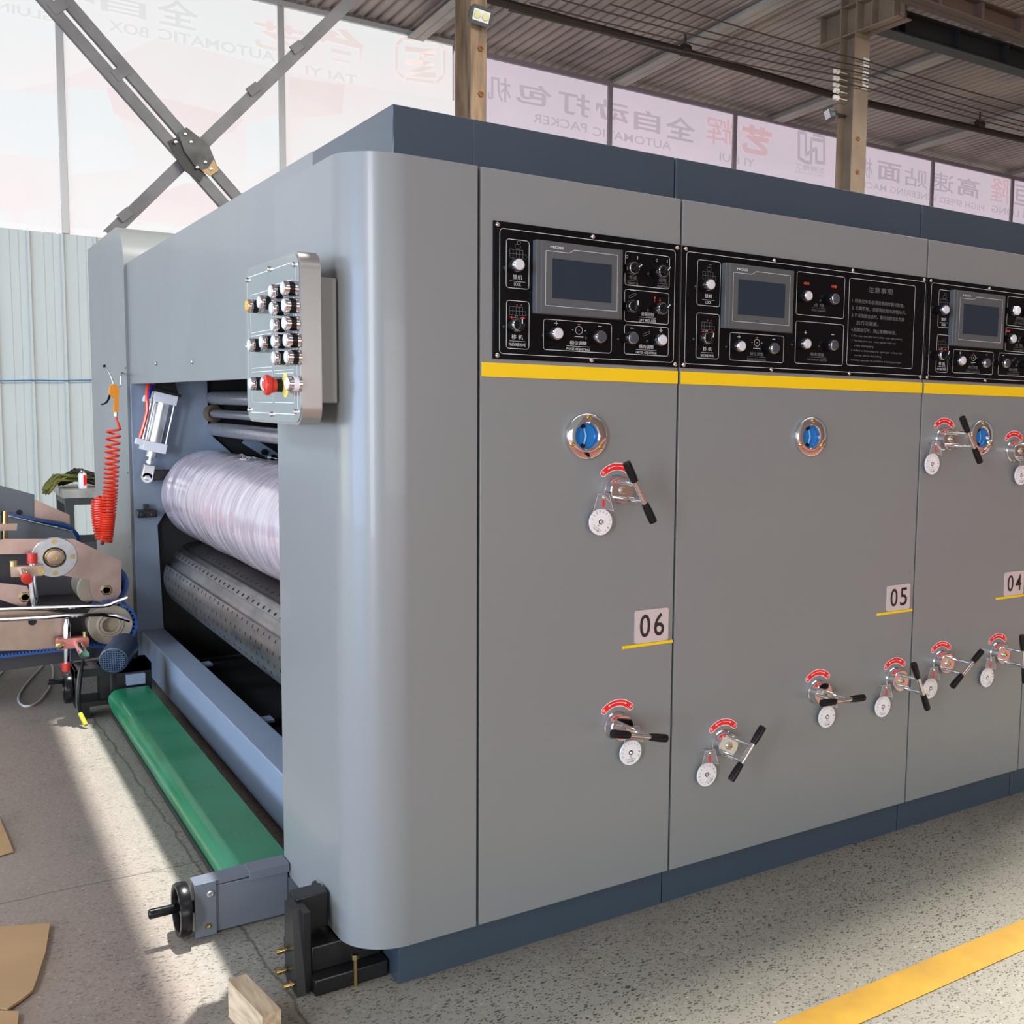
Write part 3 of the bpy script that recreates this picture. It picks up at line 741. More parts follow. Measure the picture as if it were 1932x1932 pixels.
# pneumatic cylinder
def pn(u, v, y=3.03): return px(u, v, 'y', y)
A0 = pn(309, 752); A1 = pn(289, 843); ax = (A1-A0).normalized(); sd = Vector((0, 1, 0)).cross(ax).normalized(); sd = sd if sd.x > 0 else -sd; L = (A1-A0).length
pc = obj('pneumatic_cylinder', MB().cyl(A0, A1, .038, n=28), M_ALU, U06)
for t in (0, L): obj('end_cap', MB().obox(A0+ax*t, ax*.021, sd*.047, Vector((0, .045, 0)), .003), M_WHITE, pc)
for i in (-1, 1):
    for j in (-1, 1): mb = MB().cyl(A0+sd*i*.039+Vector((0, j*.037, 0)), A1+sd*i*.039+Vector((0, j*.037, 0)), .004, n=8); obj('tie_rod', mb, M_STEEL, pc)
mb = MB().cyl(A1+ax*.018, A1+ax*.045, .022).cyl(A1+ax*.04, A1+ax*.11, .010).lathe(A1+ax*.062, ax, [(.016, 0), (.016, .010)], 6)
obj('piston_rod', mb, M_STEEL, pc)
B1 = A1+ax*.135
mb = MB().obox(A1+ax*.108, ax*.03, sd*.022, Vector((0, .02, 0)), .004).lathe(B1+Vector((0, .02, 0)), (0, -1, 0), [(.022, 0), (.022, .04)], 24).lathe(B1+Vector((0, -.02, 0)), (0, -1, 0), [(.012, 0), (.012, .004), (.009, .005), (0, .005)], 18)
obj('clevis', mb, M_ALU, pc)
mb = MB().prism([A0+ax*-.02+sd*-.05+Vector((0, -.02, 0)), A0+ax*-.02+sd*.055+Vector((0, -.02, 0)), A0+ax*-.07+sd*.03+Vector((0, -.02, 0)), A0+ax*-.12+sd*.012+Vector((0, -.02, 0)), A0+ax*-.12+sd*-.02+Vector((0, -.02, 0))], (0, .07, 0))
mb.obox(A0-ax*.026, ax*.006, sd*.056, Vector((0, .05, 0)))
obj('mounting_bracket', mb, M_BLACK, pc)
mb = MB().tube([pn(281, 722, 3.0), pn(277, 745, 2.99), pn(278, 775, 2.985), pn(272, 800, 2.985), pn(264, 826, 2.99)], .008, 8)
obj('air_hose', mb, M_HOSE, pc, label='red air hose')
obj('air_hose', MB().tube([pn(287, 726, 3.0), pn(282, 742, 2.99), pn(280, 752, 2.99)], .008, 8), M_BLUEHOSE, pc, label='blue air hose')
for u, v in ((278, 753), (263, 833)): obj('elbow_fitting', MB().obox(pn(u, v, 3.0), sd*.016, Vector((0, .014, 0)), ax*.013, .002), M_WHITE, pc)
# small sensor block and rocker stub on the rear frame
p = px(277, 970, 'y', 3.03)
mb = MB().box(p.x-.035, 3.03, p.z-.016, p.x+.04, 3.09, p.z+.016, .003).box(p.x-.006, 3.04, p.z+.016, p.x+.012, 3.08, p.z+.04)
for k in (-.014, .026): mb.lathe((p.x+k, 3.03, p.z-.003), (0, -1, 0), [(.012, 0), (.012, .004), (.008, .005), (.006, .002), (0, .002)], 16)
obj('sensor_block', mb, M_BLACK, U06)
a = px(272, 896, 'y', 3.05); b_ = px(305, 902, 'y', 3.05)
obj('rocker_arm', MB().box(a.x, 3.05, a.z-.025, b_.x+.05, 3.089, a.z+.02, .003), M_BLACK, U06)

# rear column: side sheet turned towards the open end, near top edge rolled over
XR, ZRC = -.178, 1.945
prf = [(3.13, 0), (3.13, 1.76)]+[(3.13+.20*(1-math.cos(t)), 1.76+(ZRC-1.76)*math.sin(t)) for t in [PI/2*i/16 for i in range(1, 17)]]+[(4.22, ZRC), (4.22, 0)]
obj('rear_column', MB().prism([(XR, y, z) for y, z in prf], (.674, 0, 0)), M_GRAY, U06, sharp=20)
for u, v in ((241, 891), (244, 1031), (237, 694)): obj('screw', MB().lathe(px(u, v, 'x', XR), (-1, 0, 0), [(.006, 0), (.006, .003), (0, .005)], 10), M_STEEL, U06)

# levelling foot below the end column
foot = obj('levelling_foot', MB().prism([(-.352, .092, .0), (-.352, .125, .172), (-.352, .176, .172), (-.352, .18, .01), (-.352, .16, 0)], (.017, 0, 0)).box(-.335, .10, .0, -.322, .17, .17), M_BLACK, U06, sharp=20)
obj('foot_block', MB().box(-.333, .16, .10, -.268, .212, .176, .002).box(-.322, .075, .0, -.17, .30, .034, .003).box(-.318, .11, .034, -.172, .28, .088, .003), M_BLACK, foot)
obj('oil_pipe', MB().cyl((-.262, .25, .03), (-.262, .25, .16), .012, n=14), M_BLACK, foot)
for yb_, zb_ in ((.160, .074), (.164, .028), (.114, .020)):
    obj('bolt', MB().cyl((-.353, yb_, zb_), (-.372, yb_, zb_), .0055, n=12).lathe((-.358, yb_, zb_), (-1, 0, 0), [(.0085, 0), (.0085, .002)], 16).cyl((-.364, yb_, zb_), (-.374, yb_, zb_), .0068, n=12), M_BRASS, foot)
obj('adjusting_bolt', MB().cyl((-.241, .07, .0), (-.241, .07, .068), .0042, n=12).lathe((-.241, .07, .060), (0, 0, 1), [(.0085, 0), (.0085, .008), (.007, .0095), (0, .0095)], 6), M_BRASS, foot)

# ------------------------------------------------------------------ control panels
YPN = -.004
def P2(x, z): return Vector((x, YPN-.0004, z))
def frame_line(mb, x0, z0, x1, z1, r=.006, w=.0011, mi=0): outline(mb, rrect(x0, z0, x1, z1, r), w, P2, mi)
def push_button(panel, x, z, kind):
    mb = MB()
    mb.lathe((x, YPN, z), (0, -1, 0), [(.0145, 0), (.0145, .014), (.0125, .016)], 28, 0)
    mb.lathe((x, YPN-.014, z), (0, -1, 0), [(.0138, 0), (.0138, .008), (.0122, .0105), (.0112, .0105), (.0112, .009)], 32, 1)
    if kind in ('w', 'g'):
        mb.lathe((x, YPN-.0235, z), (0, -1, 0), [(.0112, -.001), (.0108, .002), (.0095, .003), (0, .0032)], 28, 2)
    elif kind == 'perf':
        mb.lathe((x, YPN-.0235, z), (0, -1, 0), [(.0128, -.001), (.0128, .006), (.010, .009), (0, .010)], 28, 2)
    else:  # selector knob, angle given
        a = kind; mb.lathe((x, YPN-.0235, z), (0, -1, 0), [(.0112, -.001), (.0108, .002), (0, .002)], 24, 2)
        d = Vector((math.sin(a), 0, math.cos(a))); s = Vector((d.z, 0, -d.x))
        mb.obox(Vector((x, YPN-.031, z)), d*.0115, s*.0048, Vector((0, .0068, 0)), .0015, 2)
        mb.obox(Vector((x, YPN-.0383, z))+d*.006, d*.005, s*.0009, Vector((0, .0004, 0)), 0, 3)
    m = {'w': M_BTN, 'g': M_GBTN, 'perf': M_WHITE}.get(kind, M_BLKPL)
    obj('push_button' if kind in ('w', 'g', 'perf') else 'selector_switch', mb, [M_BLKPL, M_CHROME, m, M_WHITE], panel)
def touch_screen(panel, x0, x1, z0, z1):
    s = obj('touch_screen', MB().box(x0, -.021, z0, x1, YPN, z1, .002).box(x0+.010, -.0235, z0+.001, x1-.008, -.02, z1-.001, .0015), M_BEZ, panel)
    y = -.0239; f = lambda a, b: Vector((a, y, b)); w = x1-x0; h = z1-z0
    obj('display', MB().box(x0+w*.172, y, z0+h*.225, x1-w*.145, y+.002, z1-h*.235), M_LCD, s)
    mb = MB(); a0, b0, a1, b1 = x0+w*.098, z0+h*.115, x1-w*.075, z1-h*.14
    outline(mb, [(a0, b0), (a0, b1), (a0+w*.26, b1), (a0+w*.32, b1+h*.05), (a1, b1+h*.05), (a1, b0)], .0009, f)
    text(mb, 'MCGS', (a0+w*.125, y, b1+h*.055), w*.15, h*.035, bold=.02)
    obj('lettering', mb, M_INK, s)
def lock_icons(mb, x0, x1, zt, zbm):
    """LOCK box at the top, MACHINE MOVE box below"""
    c = (x0+x1)/2; w = x1-x0
    z = 1.528
    outline(mb, rrect(c-.006, z-.006, c+.006, z+.003, .002), .0009, P2, 1); outline(mb, [(c-.001, z+.003), (c-.001, z+.009), (c+.006, z+.009), (c+.006, z+.005)], .0009, P2, 1, False)
    for zz in (1.5115, 1.396):
        for r_ in range(2):
            for k in range(4+(r_ == 0)):
                outline(mb, [(c-.018+k*.0075, zz-.0085*(1-r_)-.004*0), (c-.018+(k+1)*.0075, zz-.0085*(1-r_)), (c-.018+(k+1)*.0075, zz-.0085*(1-r_)+.0085), (c-.018+k*.0075, zz-.0085*(1-r_)+.0085)], .0006, P2, 1)
    text(mb, '锁机', P2(c, 1.465), .021, .0095); text(mb, 'LOCK', P2(c, 1.4505), .016, .0065)
    mb.flat([P2(c-.018, 1.4562), P2(c+.018, 1.4562), P2(c+.018, 1.4556), P2(c-.018, 1.4556)])
    text(mb, '移 机', P2(c, 1.343), .026, .0095); text(mb, 'MACHINE MOVE', P2(c, 1.3275), .038, .0065)
    mb.flat([P2(c-.018, 1.3348), P2(c+.018, 1.3348), P2(c+.018, 1.3342), P2(c-.018, 1.3342)])
    text(mb, 'O', P2(c-.003, 1.3845), .006, .007)
    for s in (-1, 1):
        mb.flat([P2(c+s*.018, 1.3825), P2(c+s*.012, 1.3855), P2(c+s*.012, 1.3795)], 2); mb.flat([P2(c+s*.012, 1.3832), P2(c+s*.006, 1.3832), P2(c+s*.006, 1.3818), P2(c+s*.012, 1.3818)], 2)
        mb.flat([P2(c+.004+s*.007, 1.409), P2(c+.004+s*.004, 1.4105), P2(c+.004+s*.004, 1.4075)], 2)
def caption(mb, x, z, zh, en, w, mi=0, wzh=None):
    text(mb, zh, P2(x, z+.0075), wzh or w*.72, .0085, mi=mi); text(mb, en, P2(x, z-.0065), w, .0065, mi=mi)
    mb.flat([P2(x-w*.5, z+.0004), P2(x+w*.5, z+.0004), P2(x+w*.5, z-.0002), P2(x-w*.5, z-.0002)], mi)
def plus(mb, x, z, mi=0):
    mb.flat([P2(x-.0045, z-.0007), P2(x+.0045, z-.0007), P2(x+.0045, z+.0007), P2(x-.0045, z+.0007)], mi)
    mb.flat([P2(x-.0007, z-.0045), P2(x+.0007, z-.0045), P2(x+.0007, z+.0045), P2(x-.0007, z+.0045)], mi)
def minus(mb, x, z, mi=0): mb.flat([P2(x-.0045, z-.0007), P2(x+.0045, z-.0007), P2(x+.0045, z+.0007), P2(x-.0045, z+.0007)], mi)
def ringicon(mb, x, z):
    outline(mb, [(x+.0085*math.cos(2*PI*i/20), z+.0085*math.sin(2*PI*i/20)) for i in range(20)], .0012, P2)
    mb.flat([P2(x+.0012*math.cos(2*PI*i/6), z+.0012*math.sin(2*PI*i/6)) for i in range(6)])
    mb.flat([P2(x-.011, z-.0132), P2(x+.011, z-.0132), P2(x+.011, z-.0142), P2(x-.011, z-.0142)])
    mb.flat([P2(x-.004, z+.0132), P2(x+.004, z+.0132), P2(x+.004, z+.0122), P2(x-.004, z+.0122)], 2)
    for s in (-1, 1): mb.flat([P2(x+s*.014, z+.0006), P2(x+s*.017, z+.0006), P2(x+s*.017, z-.0006), P2(x+s*.014, z-.0006)])
def arrow4(mb, x, z, s):
    for k in range(4): mb.flat([P2(x+s*(-.007+k*.0032), z-.003), P2(x+s*(-.005+k*.0032), z-.003), P2(x+s*(-.005+k*.0032), z+.003), P2(x+s*(-.007+k*.0032), z+.003)], 2)
    mb.flat([P2(x+s*.006, z-.005), P2(x+s*.012, z), P2(x+s*.006, z+.005)], 2)
def rollericon(mb, x, z):
    outline(mb, [(x-.009, z-.004), (x+.005, z+.002), (x+.009, z+.005), (x+.009, z+.009), (x-.003, z+.004), (x-.009, z+.001)], .0008, P2, 1)
def panel(unit, x0, x1, screws):
    pl = obj('control_panel', MB().box(x0, YPN, 1.2965, x1, 0, 1.5735, .0006), M_PANEL, unit)
    for x in screws:
        for z in (1.566, 1.3035):
            mb = MB().lathe((x, YPN, z), (0, -1, 0), [(.0052, 0), (.0048, .0022), (.003, .0034), (.0014, .0034), (.0010, .0022), (0, .0022)], 12)
            obj('screw', mb, M_CHROME, pl)
    return pl
INKS = [M_INK, M_INKD, M_INKR]
# unit 06
pl = panel(U06, .029, .4935, (.0375, .262, .4845)); mb = MB()
frame_line(mb, .043, 1.3075, .480, 1.5595, .008)
frame_line(mb, .0575, 1.442, .1095, 1.540); frame_line(mb, .0585, 1.319, .1105, 1.4165); lock_icons(mb, .0575, .1095, 1.54, 1.442)
frame_line(mb, .1445, 1.3205, .3125, 1.384); frame_line(mb, .3455, 1.4715, .4645, 1.544); frame_line(mb, .3455, 1.3925, .4645, 1.462); frame_line(mb, .3465, 1.321, .4655, 1.385)
ringicon(mb, .2305, 1.3655); plus(mb, .175, 1.377); minus(mb, .283, 1.377); caption(mb, .229, 1.331, '相位调整', 'PHASE ADJUSTING', .058)
minus(mb, .366, 1.378); plus(mb, .444, 1.378); caption(mb, .405, 1.332, '横向调整', 'CROSS ADJUSTING', .056); rollericon(mb, .405, 1.366)
for x, zh, en in ((.366, '增湿', 'SCRETCH'), (.446, '照明', 'LIGHTING')):
    text(mb, 'O', P2(x-.016, 1.533), .005, .007); text(mb, 'I', P2(x+.012, 1.533), .0015, .007); caption(mb, x, 1.482, zh, en, .028, 1)
caption(mb, .407, 1.404, '抬辊控制', 'LIFT ROLLER', .046); rollericon(mb, .366, 1.447); mb.flat([P2(.360, 1.460), P2(.374, 1.460), P2(.367, 1.464)], 0)
for x, s in ((.426, 1), (.440, -1)):
    mb.flat([P2(x, 1.447+s*.006), P2(x+.003, 1.447+s*.002), P2(x-.003, 1.447+s*.002)], 2); mb.flat([P2(x-.0006, 1.440), P2(x+.0006, 1.440), P2(x+.0006, 1.450), P2(x-.0006, 1.450)], 2)
obj('lettering', mb, INKS, pl)
touch_screen(pl, .1175, .3295, 1.393, 1.5435)
for x, z, k in ((.0755, 1.4875, 'w'), (.0755, 1.3665, 0.0), (.167, 1.3545, 'w'), (.273, 1.3535, 'g'), (.356, 1.5065, .9), (.4335, 1.5065, .7), (.356, 1.4245, 0.0), (.434, 1.425, .8), (.356, 1.3555, 'g'), (.4335, 1.3555, 'w')):
    push_button(pl, x, z, k)
# unit 05
pl = panel(U05, .5015, 1.3225, (.509, .7745, 1.040, 1.3115)); mb = MB()
frame_line(mb, .512, 1.3065, 1.318, 1.5605, .008)
frame_line(mb, .5435, 1.4425, .6105, 1.5455); frame_line(mb, .544, 1.321, .6105, 1.4245); lock_icons(mb, .5435, .6105, 1.54, 1.442)
frame_line(mb, .6435, 1.3205, .8125, 1.3855); frame_line(mb, .850, 1.442, 1.0135, 1.5465); frame_line(mb, .851, 1.322, 1.015, 1.426); frame_line(mb, 1.030, 1.3245, 1.2775, 1.5465)
ringicon(mb, .727, 1.3655); plus(mb, .671, 1.3765); minus(mb, .780, 1.3765); caption(mb, .727, 1.331, '相位调整', 'PHASE ADJUSTING', .058, 1)
arrow4(mb, .884, 1.520, -1); arrow4(mb, .975, 1.520, 1); caption(mb, .926, 1.462, '点 动', 'FRONT JOGGING', .048, 1)
plus(mb, .884, 1.399); minus(mb, .977, 1.399); caption(mb, .926, 1.339, '箱高调整', 'CARTON HEIGHT ADJUSTING', .066, 1)
text(mb, '注意事项', P2(1.145, 1.523), .092, .0145, mi=1)
for k, (s, w) in enumerate((('1. 印刷完毕后必须清洗网纹辊与胶辊。', .196), ('2. 长期不用，须把网纹辊与胶辊分开。', .204), ('3. 行走到结合点时，看好齿轮咬合先调', .196), ('     后行走锁紧。', .082), ('4.机械运行时，禁止清理和维修。', .168))):
    text(mb, s, P2(1.042+w/2+(.018 if k == 3 else 0), 1.4905-k*.0185), w, .0105, mi=1)
for k, (s, w) in enumerate((('1. Must clean the roller and a rubber roller after printing', .19), ('2. The long-term need - must register roller and', .165), ('    roller disengaging', .07), ('3. Rolling to the binding site - good gear occlusal and', .19), ('    correct. Act on the locking', .10), ('4. Machine operation, the prohibition of cleaning and repair', .19))):
    text(mb, s, P2(1.044+w/2+(.012 if k in (2, 4) else 0), 1.4005-k*.0125), w, .0062, mi=1)
obj('lettering', mb, INKS, pl)
touch_screen(pl, .6135, .8265, 1.393, 1.5445)
for x, z, k in ((.566, 1.489, 'w'), (.564, 1.367, .2), (.662, 1.3535, 'w'), (.767, 1.3535, 'g'), (.870, 1.487, 'w'), (.963, 1.4865, 'g'), (.871, 1.370, 'w'), (.964, 1.371, 'g')):
    push_button(pl, x, z, k)
# unit 04
pl = panel(U04, 1.3295, 1.840, (1.338, 1.588, 1.832)); mb = MB()
frame_line(mb, 1.3425, 1.3075, 1.828, 1.561, .008)
frame_line(mb, 1.374, 1.4425, 1.4225, 1.545); frame_line(mb, 1.374, 1.3195, 1.4225, 1.4225); lock_icons(mb, 1.374, 1.4225, 1.54, 1.442)
frame_line(mb, 1.4445, 1.3205, 1.6195, 1.385); frame_line(mb, 1.674, 1.4665, 1.812, 1.5505); frame_line(mb, 1.672, 1.392, 1.812, 1.459); frame_line(mb, 1.645, 1.3205, 1.812, 1.385)
ringicon(mb, 1.532, 1.3655); plus(mb, 1.474, 1.3765); minus(mb, 1.590, 1.3765); caption(mb, 1.532, 1.331, '相位调整', 'PHASE ADJUSTING', .058, 1)
caption(mb, 1.735, 1.482, '抬版控制', 'LIFT ROLLER', .05, 1); arrow4(mb, 1.684, 1.450, -1); arrow4(mb, 1.780, 1.450, 1); caption(mb, 1.735, 1.404, '点 动', 'FRONT JOGGING', .048, 1)
minus(mb, 1.665, 1.378); plus(mb, 1.77, 1.378); rollericon(mb, 1.715, 1.366); caption(mb, 1.715, 1.331, '横向调整', 'CROSS ADJUSTING', .056, 1)
obj('lettering', mb, INKS, pl)
touch_screen(pl, 1.4185, 1.6425, 1.394, 1.5475)
for x, z, k in ((1.380, 1.489, 'w'), (1.379, 1.3655, .3), (1.460, 1.354, 'w'), (1.568, 1.352, 'g'), (1.685, 1.508, 'perf'), (1.770, 1.508, 'perf'), (1.681, 1.427, 'w'), (1.775, 1.427, 'g'), (1.658, 1.355, 'g'), (1.770, 1.355, 'w')):
    push_button(pl, x, z, k)

# ------------------------------------------------------------------ sight glasses
def sight_glass(unit, x, z, tilt):
    f = obj('sight_glass', MB().lathe((x, 0, z), (0, -1, 0), [(.050, -.002), (.0505, .008), (.0495, .011), (.047, .0125), (.031, .0125), (.0285, .010), (.0275, .0), (.0275, -.002)], 48), M_CHROME, unit)
    obj('blue_well', MB().lathe((x, .0, z), (0, -1, 0), [(.0274, .0005), (.0265, .0012), (0, .0016)], 32), M_BLUEGL, f)
    for s in (-1, 1): obj('float_stop', MB().lathe((x-.006, .0, z+s*.021), (0, -1, 0), [(.0055, .0015), (.0055, .004), (0, .004)], 14), M_BLKPL, f)
    obj('float_tube', MB().tube([(x-.004, -.0025, z-.018), (x+.001, -.003, z), (x-.004, -.0025, z+.018)], .0022, 8), mat('pale_blue_tube', (.12, .36, .65, 1), .12), f)
    for k in range(3):
        a = math.radians(90-tilt+120*k); mb = MB().lathe((x+.0415*math.cos(a), -.0125, z+.0415*math.sin(a)), (0, -1, 0), [(.006, 0), (.006, .001), (.0042, .002), (.0042, .004), (.0022, .004), (.0018, .0022), (0, .0022)], 14)
        obj('bolt', mb, M_BRASS, f)
sight_glass(U06, .2505, 1.139, 5); sight_glass(U05, .910, 1.139, 2); sight_glass(U04, 1.580, 1.139, 0)

# ------------------------------------------------------------------ crank handles with dials and stickers
def crank(unit, hx, hz, ang, dx, dz, drot, zhl='降', zhr='升', h=.1, blen=.150):
    C_ = Vector((hx, 0, hz))
    hub = obj('crank_handle', MB().lathe(C_, (0, -1, 0), [(.0325, -.001), (.0325, .004), (.030, .006), (.030, .029), (.0285, .0305), (0, .0305)], 44), M_CHROME, unit)
    mb = MB().lathe(C_-Vector((0, .03, 0)), (0, -1, 0), [(.0095, 0), (.0095, .003), (.0085, .004), (0, .004)], 24)
    obj('washer', mb, M_STEEL, hub)
    mb = MB().lathe(C_-Vector((0, .033, 0)), (0, -1, 0), [(.0052, 0), (.0052, .006), (.0028, .006), (.0024, .003), (0, .003)], 16)
    obj('bolt', mb, M_BRASS, hub)
    a = math.radians(ang); d = Vector((math.cos(a), 0, math.sin(a)))
    for s in (-1, 1):
        p = C_+d*s*.022
        obj('post', MB().lathe(p-Vector((0, .029, 0)), (0, -1, 0), [(.0058, 0), (.0058, h-.045), (.0048, h-.043), (.0036, h-.033)], 18), M_CHROME, hub)
    c = C_-Vector((0, h, 0))
    obj('bar', MB().cyl(c-d*.034, c+d*.034, .0062, n=20), M_CHROME, hub)
    for s in (-1, 1):
        obj('grip', MB().lathe(c+d*s*.027, d*s, [(.0065, 0), (.0078, .001), (.0092, blen*.12), (.0094, blen*.28), (.0088, blen*.318), (.005, blen*.322), (0, blen*.318)], 22), M_BLKPL, hub)
    # dial
    D = Vector((hx+dx, -.016, hz+dz))
    dial = obj('dial_gauge', MB().lathe(D, (0, -1, 0), [(.029, -.004), (.0293, -.003), (.0293, -.0005), (.0288, 0), (0, 0)], 44).cyl(D, D+Vector((0, .0165, 0)), .006, n=12), M_DIAL, unit)
    mb = MB(); yt = -.0004; rot = math.radians(drot)
    for k in range(11):
        t = math.radians(200-22*k)+rot
        cpt = D+Vector((math.cos(t)*.0225, yt, math.sin(t)*.0225))
        text(mb, str(10-k) if k % 2 == 0 else str(10-k), cpt, .0028, .0036, rot=t-PI/2, mi=1)
        t2 = t; q = Vector((math.cos(t2), 0, math.sin(t2)))
        mb.obox(D+q*.0267+Vector((0, yt, 0)), q*.0008, Vector((0, .0001, 0)), Vector((-q.z, 0, q.x))*.0003, 0, 1)
    for s, r_, w_, h_ in (('mm', .0095, .006, .0028), ('Pressure adjusting', .0152, .026, .003), ('压力调整', .0205, .018, .0042)):
        q = Vector((math.sin(rot), 0, -math.cos(rot)))
        text(mb, s, D+q*r_+Vector((0, yt, 0)), w_, h_, rot=rot, mi=0 if h_ > .004 else 1)
    obj('lettering', mb, [M_INKK, M_INKD], dial)
    obj('screw', MB().lathe(D, (0, -1, 0), [(.0045, 0), (.004, .003), (.002, .0042), (0, .0042)], 14), M_CHROME, dial)
    # pointer plate
    T = [(-.014, .063), (.014, .063), (.0265, .024), (.014, .0285), (0, .030), (-.014, .0285), (-.0265, .024)]
    f = lambda a_, b_: Vector((D.x+a_, D.y-.0075, D.z+b_))
    mb = MB().lathe(f(0, .056), (0, -1, 0), [(.0042, -.006), (.0042, .003), (.002, .0045), (0, .0045)], 14); mb.cyl(f(0, .056), f(0, .056)+Vector((0, .0235, 0)), .004, n=10)
    obj('screw', mb, M_CHROME, dial)
    obj('pointer_plate', MB().prism([f(a_, b_) for a_, b_ in T], (0, -.0015, 0)), M_ACR, dial)
    mb = MB(); outline(mb, T, .0006, lambda a_, b_: f(a_, b_)-Vector((0, .0018, 0)))
    obj('plate_edge', mb, M_STICKW, dial)
    mb = MB().prism([f(a_, b_)-Vector((0, .002, 0)) for a_, b_ in ((-.0022, .050), (.0022, .050), (.0028, .041), (.0012, .0335), (0, .032), (-.0012, .0335), (-.0028, .041))], (0, -.0004, 0))
    obj('pointer', mb, M_STICK, dial)
    # curved direction sticker
    S = Vector((hx+.004, -.0006, hz)); mb = MB()
    def arc(r0, r1, a0, a1, y, mi, cap=True, n=18):
        rm, rw = (r0+r1)/2, (r1-r0)/2; p = []
        for i in range(n+1):
            t = math.radians(a0+(a1-a0)*i/n); p.append((r1*math.cos(t), r1*math.sin(t)))
        for i in range(1, 8):
            t0 = math.radians(a1); b_ = t0+PI*i/8; p.append((rm*math.cos(t0)+rw*math.cos(b_), rm*math.sin(t0)+rw*math.sin(b_)))
        for i in range(n+1):
            t = math.radians(a1+(a0-a1)*i/n); p.append((r0*math.cos(t), r0*math.sin(t)))
        for i in range(1, 8):
            t0 = math.radians(a0); b_ = t0+PI+PI*i/8; p.append((rm*math.cos(t0)+rw*math.cos(b_), rm*math.sin(t0)+rw*math.sin(b_)))
        mb.flat([S+Vector((x, y, z)) for x, z in p], mi)
    arc(.0425, .0595, 46, 134, 0, 0); arc(.0440, .0580, 46, 134, -.0003, 1)
    outline(mb, [(.052*math.cos(math.radians(t)), .052*math.sin(math.radians(t))) for t in range(68, 113, 4)], .0010, lambda a_, b_: S+Vector((a_, -.0006, b_)), 0, False)
    for s in (-1, 1):
        t = math.radians(90+s*28); e = Vector((-math.sin(t)*s, 0, math.cos(t)*s)); rr = Vector((math.cos(t), 0, math.sin(t))); b0 = S+rr*.052-e*.005+Vector((0, -.0006, 0))
        mb.flat([b0+rr*.0025, b0+e*.006, b0-rr*.0025], 0)
    for s, tt in ((zhl, 134), (zhr, 46)):
        t = math.radians(tt); text(mb, s, S+Vector((math.cos(t)*.0525, -.0006, math.sin(t)*.0525)), .007, .007, rot=t-PI/2)
        text(mb, 'UP' if s == '升' else 'DOWN', S+Vector((math.cos(t)*.0462, -.0006, math.sin(t)*.0462)), .006, .002, rot=t-PI/2)
    obj('direction_sticker', mb, [M_STICKW, M_STICK], unit)
def acr():
    m = bpy.data.materials.new('clear_acrylic'); m.use_nodes = True; nt = m.node_tree
    b = nt.nodes['Principled BSDF']; t = nt.nodes.new('ShaderNodeBsdfTransparent'); mx = nt.nodes.new('ShaderNodeMixShader'); mx.inputs[0].default_value = .16
    b.inputs['Base Color'].default_value = (.5, .42, .42, 1); b.inputs['Roughness'].default_value = .05
    nt.links.new(t.outputs[0], mx.inputs[1]); nt.links.new(b.outputs[0], mx.inputs[2]); nt.links.new(mx.outputs[0], nt.nodes['Material Output'].inputs[0])
    return m
M_ACR = acr()
crank(U06, .331, 1.020, 119, -.046, -.070, -38, '升', '降')
crank(U06, .341, .479, -13.6, .033, -.067, -3)
crank(U05, .651, .385, 50, -.054, -.067, 27)
crank(U05, .965, .469, -2.6, .028, -.069, 3)
crank(U05, 1.257, .465, 115.7, -.053, -.069, -4)
crank(U04, 1.449, .490, 35.5, -.052, -.069, -40)
crank(U04, 1.705, .486, 100, -.055, -.067, 22)
crank(U04, 1.420, 1.134, 124.5, -.056, -.070, 0)
crank(U04, 1.736, 1.099, 80, .028, -.074, 0)

# ------------------------------------------------------------------ number plates
for U, x0, x1, z0, z1, n, b0, b1 in ((U06, .3885, .482, .6615, .739, '06', .355, .496), (U05, 1.2175, 1.309, .658, .730, '05', 1.180, 1.322), (U04, 1.728, 1.820, .657, .730, '04', 1.691, 1.834)):
    pl = obj('number_plate', MB().prism([(x, 0, z) for x, z in rrect(x0, z0, x1, z1, .006)], (0, -.003, 0)), M_NUM, U)
    mb = MB(); w = x1-x0; h = z1-z0
    for k, c in enumerate(n): text(mb, c, ((x0+x1)/2+(k-.5)*w*.42, -.0035, z0+h*.52), w*.31, h*.70, bold=.008)
    obj('numerals', mb, M_INKK, pl)
    zz = z0-.0045
    obj('yellow_bar', MB().box(b0, -.0025, zz-.0035, b1, 0, zz+.0035, .0006), M_YEL, U)

# ================================================================== operator box on the column
XB = -.340
OB = thing('operator_box', (-.30, .25, 1.158), 'grey push button box bolted to the side of the rounded column', 'control box')
def yz(pts, x): return [(x, a, b) for a, b in pts]
def rr_yz(y0, z0, y1, z1, r): return rrect(y0, z0, y1, z1, r, 8)
obj('mounting_box', MB().box(-.303, .078, 1.199, -.2625, .40, 1.44, .003), M_GRAY, OB)
obj('case', MB().prism(yz(rr_yz(.052, 1.156, .455, 1.484, .035), -.301), (-.037, 0, 0)), mat('box_metal', (.42, .41, .40, 1), .38, .75), OB, sharp=25)
fp = obj('faceplate', MB().prism(yz(rr_yz(.057, 1.161, .450, 1.479, .032), -.338), (-.002, 0, 0)), mat('wrapped_faceplate', (.36, .39, .385, 1), .16, .65, bump=.10, bscale=14, coat=.4), OB, sharp=25)
for y, z in ((.085, 1.459), (.255, 1.466), (.43, 1.459), (.075, 1.318), (.438, 1.318), (.085, 1.181), (.255, 1.174), (.43, 1.181)):
    obj('screw', MB().lathe((XB, y, z), (-1, 0, 0), [(.0055, 0), (.005, .003), (.003, .005), (0, .005)], 12), M_CHROME, fp)
mb = MB(); fx = lambda a, b: Vector((XB-.0004, a, b))
